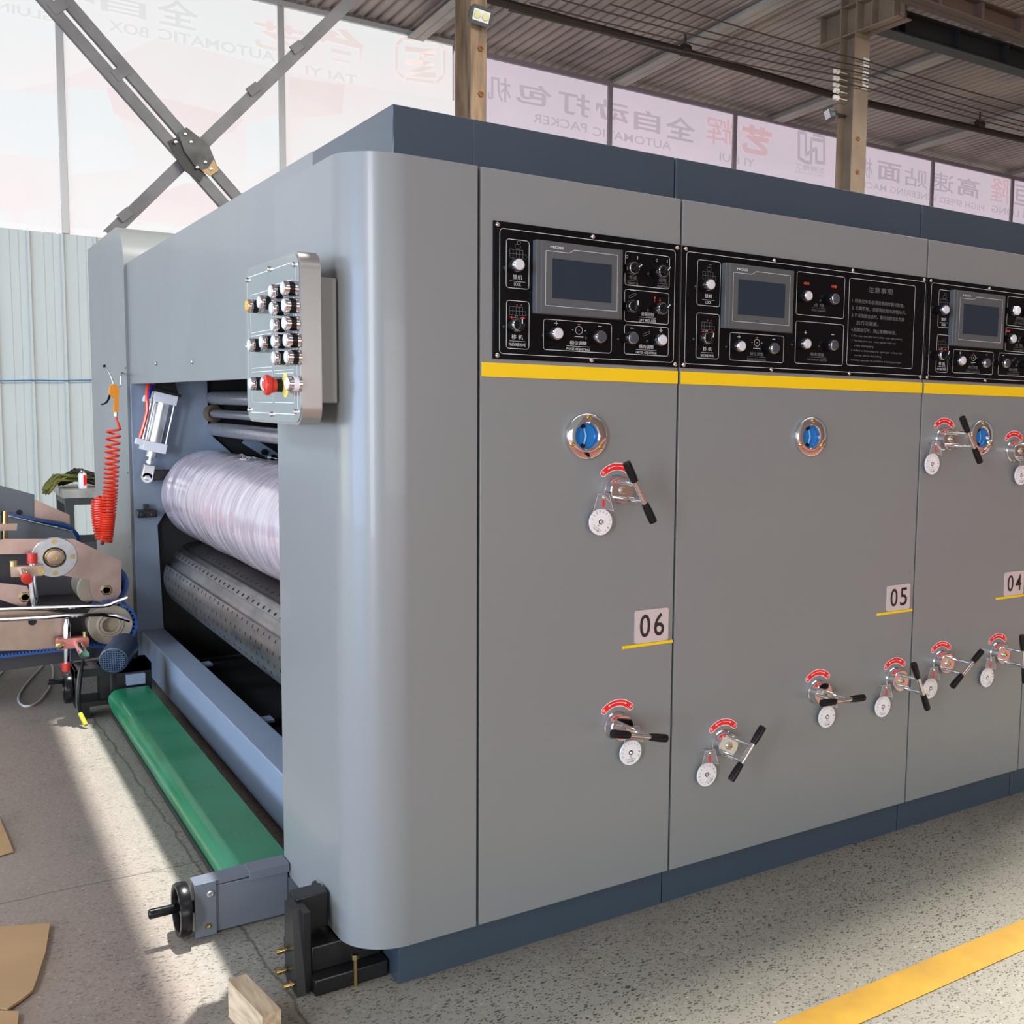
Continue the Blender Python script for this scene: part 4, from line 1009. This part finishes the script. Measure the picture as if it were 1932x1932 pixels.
outline(mb, rrect(.075, 1.176, .432, 1.464, .008), .0014, fx)
outline(mb, rrect(.095, 1.262, .235, 1.432, .004), .001, fx); outline(mb, rrect(.245, 1.345, .41, 1.425, .004), .001, fx); outline(mb, rrect(.245, 1.270, .41, 1.338, .004), .001, fx)
outline(mb, rrect(.095, 1.198, .235, 1.256, .004), .001, fx); outline(mb, rrect(.245, 1.198, .41, 1.262, .004), .001, fx)
for y, z in ((.11, 1.39), (.11, 1.358), (.11, 1.328), (.11, 1.298), (.19, 1.39), (.19, 1.358), (.19, 1.328), (.19, 1.298)):
    text(mb, '压紧' if y > .15 else '松开', fx(y, z+.0), .024, .006, R=(0, -1, 0))
obj('lettering', mb, M_STICKW, fp)
obj('warning_ring', MB().lathe((XB-.0002, .155, 1.232), (-1, 0, 0), [(.024, 0), (.024, .0006), (.0, .0006)], 32), mat('warning_yellow', (.70, .60, .12, 1), .4), fp)
def side_button(u, v, kind):
    p = px(440+u/5.368, 460+v/5.367, 'x', -.365); y, z = p.y, p.z; o = (XB, y, z); d = (-1, 0, 0)
    if kind == 'e':
        mb = MB().lathe(o, d, [(.013, 0), (.013, .014)], 24, 0).lathe(o, d, [(.013, .012), (.0155, .017), (.0155, .021), (.0195, .024), (.0205, .028), (.019, .033), (.010, .036), (0, .0365)], 32, 2)
        text(mb, 'C', (XB-.0368, y, z), .02, .022, R=(0, -1, 0), mi=3)
        obj('emergency_stop', mb, [M_BLKPL, M_CHROME, M_RED, M_WHITE], OB); return
    mb = MB()
    mb.lathe(o, d, [(.0145, 0), (.0145, .003), (.0135, .006)], 24, 1)
    mb.lathe(o, d, [(.0138, .004), (.0138, .0155)], 24, 0)
    mb.lathe(o, d, [(.0138, .015), (.0138, .0225), (.0125, .0245), (.0115, .0245)], 28, 1)
    mb.lathe(o, d, [(.0118, .0235), (.0112, .0265), (.0095, .0275), (0, .0278)], 28, 2)
    m = {'w': M_BTN, 'a': M_AMBER, 'b': M_STICKW}[kind]
    obj('push_button', mb, [M_BLKPL if kind != 'b' else M_WHITE, M_CHROME, m], OB)
for u, v, k in ((500, 448, 'w'), (378, 480, 'w'), (512, 622, 'w'), (386, 652, 'w'), (516, 803, 'w'), (396, 822, 'w'), (528, 975, 'w'), (405, 985, 'w'), (538, 1145, 'w'), (408, 1152, 'w'),
                (262, 590, 'w'), (140, 628, 'a'), (283, 993, 'w'), (160, 1025, 'w'), (296, 1412, 'w'), (172, 1415, 'w'), (362, 1430, 'e'), (545, 1415, 'b')):
    side_button(u, v, k)

# ================================================================== air gun on its hook
HY = 3.0
AG = thing('air_blow_gun', px(205, 1030, 'y', HY), 'orange air blow gun with a red coiled hose hanging on the rear column', 'air gun')
q = lambda u, v, y=HY: px(160+u/4.955, 670+v/4.954, 'y', y)
body_ = [(228, 345), (240, 290), (262, 270), (300, 285), (326, 335), (316, 370), (316, 530), (274, 535), (278, 400), (240, 380)]
obj('body', MB().prism([q(a, b, HY-.014) for a, b in body_], (0, .028, 0)), M_ORANGE, AG)
obj('nozzle', MB().tube([q(270, 275), q(245, 200), (q(215, 140)), q(182, 100)], [.004, .0035, .003, .003], 8), M_STEEL, AG)
obj('nozzle_tip', MB().cyl(q(190, 112), q(176, 92), .006, n=8), M_BLKPL, AG)
obj('trigger', MB().prism([q(a, b, HY-.008) for a, b in ((240, 360), (240, 400), (215, 445), (180, 465), (150, 466), (152, 456), (185, 448), (210, 420), (225, 375))], (0, .016, 0)), M_BLKPL, AG)
obj('hook', MB().tube([q(300, 300), q(320, 300), q(335, 280), q(335, 200), px(229, 703, 'x', XR)], .003, 6), M_STEEL, AG)
obj('swivel', MB().cyl(q(293, 533), q(293, 572), .008, n=10), M_STEEL, AG)
axis = [q(272, 690), q(268, 760), q(260, 860), q(250, 1050), q(238, 1250), q(219, 1480), q(200, 1660), q(188, 1735), q(170, 1700), q(152, 1580), q(140, 1450), q(146, 1370), q(165, 1330)]
path = [q(293, 570), q(300, 610), q(325, 670), q(332, 690)]
ang = 0.0
for i in range(len(axis)-1):
    a, b = axis[i], axis[i+1]; L = (b-a).length; f = i/(len(axis)-2)
    pitch = .030 if i < 2 else .024 if i < 3 else .019 if i < 4 else .0125 if i < 5 else .0098
    n = max(2, int(L/pitch*14)); tn = (axis[min(i+2, len(axis)-1)]-axis[max(i-1, 0)]).normalized(); tp = (axis[i+1]-axis[max(i-2, 0)]).normalized()
    for k in range(n):
        t = k/n; p = a.lerp(b, t); d = tp.lerp(tn, t).normalized()
        e1 = d.cross(Vector((0, 1, 0))).normalized(); e2 = d.cross(e1)
        ang += 2*PI*L/n/pitch
        R = .0255*(1.0 if i < 11 else 1-.5*t)
        back = 0 if i < 7 else min(1, (i-7+t)/2)*.035
        path.append(p+(e1*math.cos(ang)*R+e2*math.sin(ang)*R)+Vector((0, back, 0)))
obj('coiled_hose', MB().tube(path, .0047, 7), M_HOSE, AG)

# ================================================================== scrap conveyor with the green belt
SCV = thing('scrap_conveyor', (-.33, 1.4, 0), 'low scrap conveyor with a green belt lying along the open end of the press', 'conveyor')
GY0, GY1 = .512, 2.36
prof = [(-.372, .035)] + [(-.348+.038*math.cos(a), .083+.038*math.sin(a)) for a in [PI+.1-(PI/2+.1)*i/10 for i in range(11)]] + [(-.25, .121), (-.25, .112), (-.345, .112), (-.376, .080), (-.364, .035)]
obj('green_belt', MB().prism([(x, GY1, z) for x, z in prof], (0, GY0-GY1, 0)), M_GREEN, SCV, sharp=50)
obj('belt_bed', MB().box(-.355, GY0+.01, .02, -.255, GY1-.01, .105).box(-.376, GY0, .018, -.362, GY1, .036), M_BLACK, SCV)
for gy in (.8, 2.1): obj('support_leg', MB().box(-.35, gy, 0, -.27, gy+.04, .03), M_BLACK, SCV)
M_BRK = mat('bracket_paint', (.15, .165, .195, 1), .35, noise=.08)
eb = obj('end_bracket', MB().box(-.468, .462, .004, -.266, .506, .112, .002).box(-.27, .464, .004, -.21, .504, .090).prism([(-.468, .462, .112), (-.35, .462, .116), (-.35, .512, .116), (-.468, .512, .112)], (0, 0, .010)).prism([(-.352, .455, .108), (-.2645, .455, .108), (-.2645, .512, .108), (-.352, .512, .108)], (0, 0, .02)), M_BRK, SCV)
obj('end_plate', MB().box(-.470, .455, .002, -.425, .463, .126, .001), M_BRK, eb)
mb = MB().lathe(px(397, 1686, 'y', .455), (0, -1, 0), [(.008, 0), (.008, .003), (.005, .004), (.0035, .002), (0, .002)], 16); obj('bolt', mb, M_STEEL, eb)
mb = MB().lathe(px(392, 1747, 'y', .455), (0, -1, 0), [(.007, 0), (.007, .003), (.005, .006), (.003, .006), (.0025, .003), (0, .003)], 6); obj('bolt', mb, M_BRASS, eb)
def handwheel(c, R, parent, spokes=True, hl=.06, hz=.0):
    c = Vector(c); d = (-1, 0, 0)
    h = obj('handwheel', MB().lathe(c, d, [(R*.82, 0), (R*.98, .002), (R, .008), (R, .020), (R*.96, .026), (R*.82, .026), (R*.78, .020), (R*.78, .006), (R*.82, 0)], 40).lathe(c, d, [(.014, -.02), (.014, .018), (0, .018)], 20).box(c.x-.016, c.y-R*.8, c.z-.009, c.x-.006, c.y+R*.8, c.z+.009).box(c.x-.016, c.y-.009, c.z-R*.8, c.x-.006, c.y+.009, c.z+R*.8), M_BLKPL, parent)
    k = c+Vector((-.02, -R*.15, hz)); obj('crank_grip', MB().lathe(k, d, [(.008, 0), (.0105, .006), (.011, hl), (.008, hl+.003), (0, hl+.003)], 20), M_BLKPL, h)
    return h
handwheel((-.478, .482, .066), .060, SCV, hz=.01)
# far end: gearbox, handwheel, motor
YF = 2.42
a = px(140, 1265, 'y', YF); b = px(238, 1325, 'y', YF)
mb = MB().box(a.x, YF, b.z, a.x+.012, YF+.12, a.z, .002).box(a.x, YF, a.z-.03, b.x+.09, YF+.14, a.z).box(a.x, YF, b.z, b.x+.06, YF+.14, b.z+.018).box(a.x+.085, YF+.02, b.z, a.x+.12, YF+.1, a.z).box(b.x-.03, YF, b.z, b.x+.09, YF+.14, a.z)
gb = obj('gearbox', mb, M_BLACK, SCV)
for gx in (a.x+.02, b.x): obj('gearbox_foot', MB().box(gx, YF+.03, 0, gx+.03, YF+.1, b.z), M_BLACK, gb)
c = px(124, 1300, 'y', YF+.05); handwheel((c.x+.02, c.y, c.z), .055, SCV, hl=.055, hz=.035)
mc = px(214, 1246, 'y', YF-.06); md = Vector((.35, .9, .12)).normalized()
mo = obj('motor', MB().lathe(mc, md, [(.042, -.004), (.049, .0), (.051, .02), (.051, .16), (.045, .18)], 32), M_MOTOR, SCV)
mb = MB().lathe(mc, -md, [(.044, -.002), (.044, .004), (0, .004)], 32)
obj('fan_cover', mb, M_BLKPL, mo)
e1 = md.cross(Vector((0, 0, 1))).normalized(); e2 = e1.cross(md); mb = MB()
for k in range(-5, 6):
    hh = math.sqrt(max(0, .0425**2-(k*.008)**2))
    mb.obox(mc-md*.0055+e1*k*.008, e1*.0011, e2*hh, md*.001); mb.obox(mc-md*.0055+e2*k*.008, e1*hh, e2*.0011, md*.001)
obj('fan_grille', mb, mat('grille_blue', (.06, .10, .17, 1), .35), mo)
p = px(252, 1277, 'y', YF+.02)
obj('light_block', MB().box(p.x-.03, YF-.02, p.z-.022, p.x+.035, YF+.06, p.z+.02, .002), M_FRAME, SCV)
obj('stay_bolt', MB().cyl(px(257, 1225, 'y', YF+.1), px(255, 1268, 'y', YF+.1), .008, n=10).box(p.x-.03, YF+.05, p.z+.02, p.x+.05, YF+.16, p.z+.04), M_BLACK, SCV)
qq = lambda u, v, y: px(u*270/1863, 1100+v*280/1932, 'y', y)
cb = obj('power_cable', MB().tube([qq(1085, 990, YF), qq(1065, 1080, YF-.01), qq(1045, 1180, YF-.015), qq(1020, 1400, YF-.02), qq(1020, 1560, YF-.03), qq(1030, 1650, YF-.04), qq(1045, 1700, YF-.05)], [.004, .006, .009, .009, .009, .009, .008], 8), M_BLKPL, SCV)
obj('yellow_sleeve', MB().tube([qq(1045, 1700, YF-.05), qq(1080, 1770, YF-.08), qq(1120, 1850, YF-.1)], .008, 8), mat('yellow_sleeve_m', (.50, .42, .02, 1), .5), cb)

# ================================================================== feeder conveyor at the left
FD = thing('feeder_conveyor', (-.9, 3.2, 0), 'steel belt feeder with blue belts and red capped rods at the left edge', 'conveyor')
FYN = 2.75
def fpoly(pts, y, th=.012): return MB().prism([px(u, v, 'y', y) for u, v in pts], (0, th, 0))
z1 = lambda X, Y: (X*270/1932, 860+Y*270/1932)
z2 = lambda X, Y: (X*270/1863, 1100+Y*280/1932)
obj('guard_plate', fpoly([z1(-900, 250), z1(0, 400), z1(465, 525), z1(465, 880), z1(100, 800), z1(-900, 700)], 3.35), M_FEED, FD)
obj('guard_plate', fpoly([z1(466, 585), z1(940, 800), z1(945, 950), z1(700, 900), z1(466, 860)], 3.36), M_PINK, FD, label='brushed steel guard plate')
obj('hole', MB().lathe(px(*z1(260, 762), 'y', 3.345), (0, -1, 0), [(.011, 0), (.011, .002), (0, .002)], 16), M_DARK, FD)
obj('upper_belt', MB().tube([px(*z1(a, b), 'y', 3.30) for a, b in ((-900, 640), (100, 795), (500, 880), (850, 935), (960, 980), (1030, 1060), (1055, 1130), (1040, 1200))], .011, 6), M_BELT, FD)
obj('side_plate', fpoly([z1(-900, 690), z1(90, 805), z1(980, 1020), z1(1030, 1110), z1(1000, 1300), z1(-900, 1300)], 3.22), M_FEED, FD)
obj('side_plate_edge', MB().tube([px(*z1(a, b), 'y', 3.215) for a, b in ((60, 800), (980, 1022))], .003, 4), M_ALU, FD)
obj('dark_body', fpoly([(-130, 1040), (110, 1040), (160, 1085), (155, 1100), (135, 1150), (-130, 1160)], 3.0, .4), M_FEEDD, FD)
arm = [z1(-900, 1150), z1(0, 1140), z1(60, 1125), z1(990, 1122), z1(1640, 1425), z1(1635, 1840), z1(1580, 1930), z1(1400, 2000), z1(1260, 1930), z1(1215, 1830), z1(1210, 1675), z1(900, 1625), z1(610, 1580), z1(520, 1480), z1(480, 1320), z1(0, 1330), z1(-900, 1340)]
ar = obj('bearing_arm', fpoly(arm, FYN, .014), M_PINK, FD)
bc = px(*z1(735, 1368), 'y', FYN)
fl = obj('bearing_flange', MB().lathe(bc, (0, -1, 0), [(.078, 0), (.078, .006), (.076, .008), (.040, .008), (.038, .0)], 44), M_STEEL, ar)
obj('bearing_recess', MB().lathe(bc, (0, -1, 0), [(.040, .0), (.040, .004), (0, .004)], 32), M_BLACK, ar)
br_ = obj('bearing', MB().lathe(bc, (0, -1, 0), [(.034, .004), (.034, .010), (.030, .011), (.028, .0085), (.0, .0085)], 36), M_BRASS, ar)
obj('bearing', MB().lathe(bc, (0, -1, 0), [(.026, .008), (.026, .0115), (.022, .012), (0, .012)], 32), M_PINK, ar)
obj('bolt', MB().lathe(bc, (0, -1, 0), [(.011, .011), (.011, .017), (.005, .017), (.004, .013), (0, .013)], 18), M_BRASS, ar)
for k in range(4):
    t = PI/2*k; c = bc+Vector((math.cos(t)*.062, -.008, math.sin(t)*.062))
    obj('bolt', MB().lathe(c, (0, -1, 0), [(.010, 0), (.010, .003), (.006, .003), (.006, .001), (0, .001)], 16), M_BRASS, ar)
obj('arm_nut', MB().lathe(px(*z1(1435, 1810), 'y', FYN), (0, -1, 0), [(.022, 0), (.022, .008), (.018, .012), (.014, .012), (.012, .0), (0, .0)], 6), M_BRASS, ar)
rc = px(185, 1110, 'y', FYN+.06)
obj('upper_roller', MB().lathe(rc, (0, 1, 0), [(.07, 0), (.075, .005), (.075, .3), (.07, .3)], 36), M_ROLLER, FD)
tbc = px(197, 1104, 'y', FYN+.03); mb = MB(); A_ = [math.radians(t) for t in range(-120, 76, 6)]
mb.prism([tbc+Vector((.084*math.cos(t), 0, .084*math.sin(t))) for t in A_]+[tbc+Vector((.076*math.cos(t), 0, .076*math.sin(t))) for t in reversed(A_)], (0, .2, 0))
for t in A_: mb.obox(tbc+Vector((.086*math.cos(t), .01, .086*math.sin(t))), Vector((math.cos(t), 0, math.sin(t)))*.0025, Vector((0, .012, 0)), Vector((-math.sin(t), 0, math.cos(t)))*.0028)
obj('toothed_belt', mb, M_BELT, FD)
la = [z2(-600, 20), z2(0, 0), z2(350, 40), z2(385, 110), z2(380, 200), z2(340, 300), z2(250, 300), z2(0, 215), z2(-600, 200)]
lo = obj('lower_arm', fpoly(la, FYN-.02, .014), M_PINK, FD)
obj('arm_nut', MB().lathe(px(*z2(325, 180), 'y', FYN-.02), (0, -1, 0), [(.022, 0), (.022, .008), (.017, .012), (.014, .012), (.012, 0), (0, 0)], 6), M_BRASS, lo)
def rod(name, a, b, y, r, m=M_CHROME, y2=None): return obj(name, MB().cyl(px(*a, 'y', y), px(*b, 'y', y2 if y2 is not None else y), r, n=16), m, FD)
YR = FYN-.10
r1 = obj('upright_rod', MB().tube([px(*z1(435, 1330), 'y', YR), px(*z1(435, 1700), 'y', YR), px(*z2(440, 180), 'y', YR), px(*z2(440, 215), 'y', YR), px(*z2(440, 310), 'y', YR)], [.012, .012, .014, .014, .005], 14), M_CHROME, FD)
obj('red_cap', MB().cyl(px(*z1(435, 1315), 'y', YR), px(*z1(435, 1450), 'y', YR), .0175, n=18), M_RED, r1)
cl = obj('clamp_block', fpoly([z1(140, 1500), z1(590, 1480), z1(590, 1600), z1(570, 1620), z1(150, 1640)], YR-.02, .04), M_COPPER, FD)
for a, b in ((180, 1455), (555, 1560)):
    obj('bolt', MB().lathe(px(*z1(a, b), 'y', YR-.022), (0, -1, 0) if a > 300 else (0, 0, 1), [(.013, -.01), (.013, .01), (.007, .01), (.007, .004), (0, .004)], 16), M_BRASS, cl)
t = obj('stub_rod', MB().cyl(px(*z1(300, 1540), 'y', YR), px(*z1(350, 1640), 'y', YR-.14), .013, n=18), M_CHROME, FD)
obj('red_cap', MB().lathe(px(*z1(345, 1630), 'y', YR-.12), Vector((.1, -1, -.2)), [(.0165, 0), (.0185, .02), (.017, .036), (0, .04)], 20), M_RED, t)
o = rod('brass_rod', z1(62, 745), z1(62, 1130), 3.05, .012, M_BRASS)
obj('clamp_block', fpoly([z1(-60, 925), z1(235, 918), z1(225, 1005), z1(-60, 1015)], 3.02, .03), M_COPPER, o)
for pts in (((-600, 355), (0, 345), (430, 328), (1340, 300), (1420, 285), (1500, 250), (1660, 190)), ((-600, 505), (0, 478), (600, 448), (860, 425), (1340, 412), (1500, 430), (1690, 490))):
    pa = [px(*z2(a, b), 'y', YR) for a, b in pts]
    obj('guide_bar', MB().tube(pa, .0085, 8), M_CHROME, FD)
obj('lower_frame', fpoly([z2(-900, 380), z2(570, 360), z2(890, 410), z2(880, 460), z2(860, 860), z2(-900, 910)], FYN-.03, .05), M_COPPER, FD)
obj('hole', MB().lathe(px(*z2(422, 505), 'y', FYN-.03), (0, -1, 0), [(.014, 0), (.014, .001), (0, .001)], 16), M_DARK, FD)
pc_ = px(*z2(1440, 545), 'y', FYN-.04)
pu = obj('belt_pulley', MB().lathe(pc_, (0, -1, 0), [(.076, -.2), (.080, -.002), (.078, .0), (.050, .0), (.046, .004), (.042, .004), (.040, .0), (.036, .004), (.030, .004), (.029, -.03), (0, -.03)], 44), M_ROLLER, FD)
arcp = [pc_+Vector((.088*math.cos(math.radians(t)), 0, .088*math.sin(math.radians(t)))) for t in range(105, -80, -12)]
arcp += [px(*z2(1160, 810), 'y', FYN-.04), px(*z2(760, 860), 'y', FYN-.04), px(*z2(0, 945), 'y', FYN-.04), px(*z2(-600, 1000), 'y', FYN-.04)]
mb = MB(); inner = []; 
for i in range(len(arcp)-1):
    d = (arcp[i+1]-arcp[i]); d.normalize(); nn = Vector((d.z, 0, -d.x))
    mb.add([arcp[i]+Vector((0, -.01, 0)), arcp[i+1]+Vector((0, -.01, 0)), arcp[i+1]+Vector((0, .22, 0)), arcp[i]+Vector((0, .22, 0)),
            arcp[i]-nn*.009+Vector((0, -.01, 0)), arcp[i+1]-nn*.009+Vector((0, -.01, 0)), arcp[i+1]-nn*.009+Vector((0, .22, 0)), arcp[i]-nn*.009+Vector((0, .22, 0))],
           [(0, 1, 2, 3), (7, 6, 5, 4), (0, 4, 5, 1), (3, 2, 6, 7), (0, 3, 7, 4), (1, 5, 6, 2)])
    Ls = (arcp[i+1]-arcp[i]).length; k = int(Ls/.011)
    for j in range(k):
        c = arcp[i]+d*(j+.5)*Ls/k-nn*.0*1; mb.obox(c+nn*.003, d*.003, nn*.003, Vector((0, .01, 0)))
obj('lower_belt', mb, M_BELT, FD)
obj('under_belt_body', fpoly([z2(-900, 1010), z2(0, 960), z2(1150, 830), z2(1500, 780), z2(1400, 940), z2(1150, 990), z2(0, 1150), z2(-900, 1280)], FYN+.05, .3), M_FEEDD, FD)  # dark brown body below the lower belt
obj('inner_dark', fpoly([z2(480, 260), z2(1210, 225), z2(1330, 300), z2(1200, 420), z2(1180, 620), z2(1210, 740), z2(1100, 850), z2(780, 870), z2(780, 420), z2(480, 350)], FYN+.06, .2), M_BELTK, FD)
r2 = obj('upright_rod', MB().tube([px(*z2(872, 465), 'y', YR), px(*z2(872, 560), 'y', YR), px(*z2(875, 1040), 'y', YR)], [.006, .013, .013], 14), M_CHROME, FD)
obj('red_cap', MB().cyl(px(*z2(878, 1030), 'y', YR), px(*z2(880, 1140), 'y', YR), .019, n=18), M_RED, r2)
cl = obj('clamp_block', fpoly([z2(735, 760), z2(760, 735), z2(1145, 705), z2(1160, 740), z2(1155, 830), z2(765, 870), z2(735, 830)], YR-.02, .04), M_CORAL, FD)
obj('bolt', MB().lathe(px(*z2(778, 815), 'y', YR-.022), (0, -1, 0), [(.014, 0), (.014, .004), (.009, .006), (.005, .006), (.005, .002), (0, .002)], 16), M_BRASS, cl)
obj('bolt', MB().cyl(px(*z2(1108, 710), 'y', YR), px(*z2(1108, 630), 'y', YR), .009, n=12), M_BRASS, cl)
obj('stub_rod', MB().cyl(px(*z2(1010, 780), 'y', YR), px(*z2(1100, 940), 'y', YR-.16), .0165, n=20), M_CHROME, FD)
lg = px(-60, 1200, 'y', FYN+.1)
obj('frame_leg', MB().box(lg.x-.3, FYN+.02, 0, lg.x-.2, FYN+.5, lg.z+.05).box(lg.x-.3, FYN+.02, 0, lg.x-.2, 3.4, .9), M_FEEDD, FD)

# ================================================================== things at the back and on the floor
TY = 5.2
tb = thing('work_table', px(140, 1000, 'y', TY), 'low worn work table by the ribbed wall', 'table')
p0 = px(118, 925, 'y', TY); ztb = p0.z
obj('table_top', MB().box(p0.x, TY, ztb-.05, p0.x+.7, TY+.5, ztb, .004), M_TABLE, tb)
obj('apron', MB().box(p0.x+.012, TY+.004, ztb-.09, p0.x+.69, TY+.49, ztb-.05), M_TABLEL, tb)
for dx, dy in ((.012, .005), (.012, .44), (.64, .005), (.64, .44)): obj('leg', MB().box(p0.x+dx, TY+dy, 0, p0.x+dx+.045, TY+dy+.045, ztb-.05), M_TABLEL, tb)
for dy in (.02, .45): obj('stretcher', MB().box(p0.x+.02, TY+dy, .28, p0.x+.68, TY+dy+.03, .33), M_TABLEL, tb)
c = px(156, 915, 'y', TY+.10); cx, cz = c.x, ztb
cn = thing('spray_can', (cx, TY+.10, cz), 'white and red spray can standing on the work table', 'spray can')
obj('body', MB().lathe((cx, TY+.10, cz), (0, 0, 1), [(.021, 0), (.022, .003), (.022, .085), (.020, .09)], 24), M_WHITE, cn)
obj('red_label', MB().lathe((cx, TY+.10, cz), (0, 0, 1), [(.0223, .02), (.0223, .082)], 10, a0=3.25, a1=4.35), M_STICK, cn)
obj('shoulder', MB().lathe((cx, TY+.10, cz), (0, 0, 1), [(.020, .089), (.016, .098), (.010, .104), (.010, .108)], 20), M_ALU, cn)
obj('nozzle_cap', MB().lathe((cx, TY+.10, cz), (0, 0, 1), [(.007, .107), (.007, .118), (.005, .12), (0, .12)], 12), M_BLKPL, cn)
bn = thing('sapling_bundle', px(130, 905, 'y', TY+.2), 'bundle of dark twigs wrapped in olive cloth lying on the work table', 'bundle')
b0 = px(92, 908, 'y', TY+.22)
mb = MB()
for k in range(70):
    s0 = random.uniform(-.04, .04); h0 = random.uniform(0, .075); x0 = b0.x+random.uniform(.03, .08); x1 = b0.x+random.uniform(.24, .38)
    arch = random.uniform(.03, .055)
    mb.tube([(x0, TY+.22+s0, ztb+.012+h0*.6), ((x0*2+x1)/3, TY+.22+s0*1.2, ztb+.012+h0*.7+arch), ((x0+x1*2)/3, TY+.22+s0, ztb+.01+h0*.6+arch*.5), (x1, TY+.22+s0*1.5, ztb+.008+h0*.35)], random.uniform(.002, .0045), 5)
obj('twigs', mb, M_OLIVED, bn)['kind'] = 'stuff'
mb = MB()
for k in range(34):
    s0 = random.uniform(-.05, .03); x0 = b0.x+random.uniform(-.045, -.01); x1 = b0.x+random.uniform(.10, .24); z0 = ztb-.02+random.uniform(-.012, .02); h = random.uniform(.02, .062)
    pts = [Vector((x0, TY+.10+s0*.3, z0)), Vector((x0+.025, TY+.13+s0*.5, z0+.025+h*.2)), Vector(((x0+x1)/2-.02, TY+.17+s0, ztb+.022+h)), Vector((x1, TY+.2+s0, ztb+.018+h*.8))]
    mb.tube([pts[0], pts[0].lerp(pts[1], .6), pts[1], pts[1].lerp(pts[2], .5)+Vector((0, 0, .006)), pts[2], pts[3]], [.004, .009, .008, .007, .006, .003], 5)
obj('cloth_wrap', mb, M_OLIVE, bn)

wb = [px(u, v, 'z', .075) for u, v in ((430, 1849), (464, 1837), (530, 1904), (497, 1925))]
wb[2] = wb[1]+(wb[2]-wb[1])*1.0; wb[3] = wb[0]+(wb[2]-wb[1])
obj('timber_block', MB().prism(wb, (0, 0, -.075)), M_WOOD, label='short pale offcut of timber on the floor in front of the black foot', cat='timber block')
def card(pts, z, label, ext=None):
    v = [px(a, b, 'z', z) for a, b in pts]
    obj('cardboard_sheet', MB().prism(v, (0, 0, .005)), M_CARD, label=label, cat='cardboard', group='cardboard scraps on the floor')
card([(-160, 1775), (0, 1752), (95, 1745), (86, 1800), (70, 1850), (62, 1872), (40, 1890), (14, 1908), (0, 1905), (-180, 1940)], .004, 'large torn brown cardboard sheet on the floor at the lower left edge')
card([(-120, 1925), (0, 1911), (36, 1912), (32, 1950), (-120, 1990)], .003, 'cardboard corner just below the large torn sheet')
card([(-120, 1500), (0, 1548), (12, 1575), (25, 1608), (0, 1615), (-120, 1630)], .003, 'small cardboard piece at the left edge above the large sheet')
qc = lambda u, v: px(u*270/1863, 1100+v*280/1932, 'z', .006)
obj('cable', MB().tube([qc(-300, 1500), qc(0, 1190), qc(80, 1100)], .004, 6), M_CABLE, label='short end of grey cable on the floor under the feeder edge', cat='cable', group='cables on the floor')
lp = [(800, 700), (560, 1065), (440, 1200), (300, 1370), (245, 1470), (250, 1550), (300, 1595), (345, 1605), (420, 1590), (520, 1530), (600, 1430), (650, 1350), (690, 1220), (690, 1120), (670, 1050), (660, 900)]
pp = [qc(a, b) for a, b in lp]; sm = []
for i in range(len(pp)-1):
    a = pp[max(i-1, 0)]; b = pp[i]; c = pp[i+1]; d = pp[min(i+2, len(pp)-1)]
    for k in range(5):
        t = k/5.0; sm.append(.5*((2*b)+(c-a)*t+(2*a-5*b+4*c-d)*t*t+(3*b-a-3*c+d)*t*t*t))
sm.append(pp[-1])
obj('cable', MB().tube(sm, .0045, 6), M_CABLE, label='loop of pale cable on the floor below the feeder', cat='cable', group='cables on the floor')
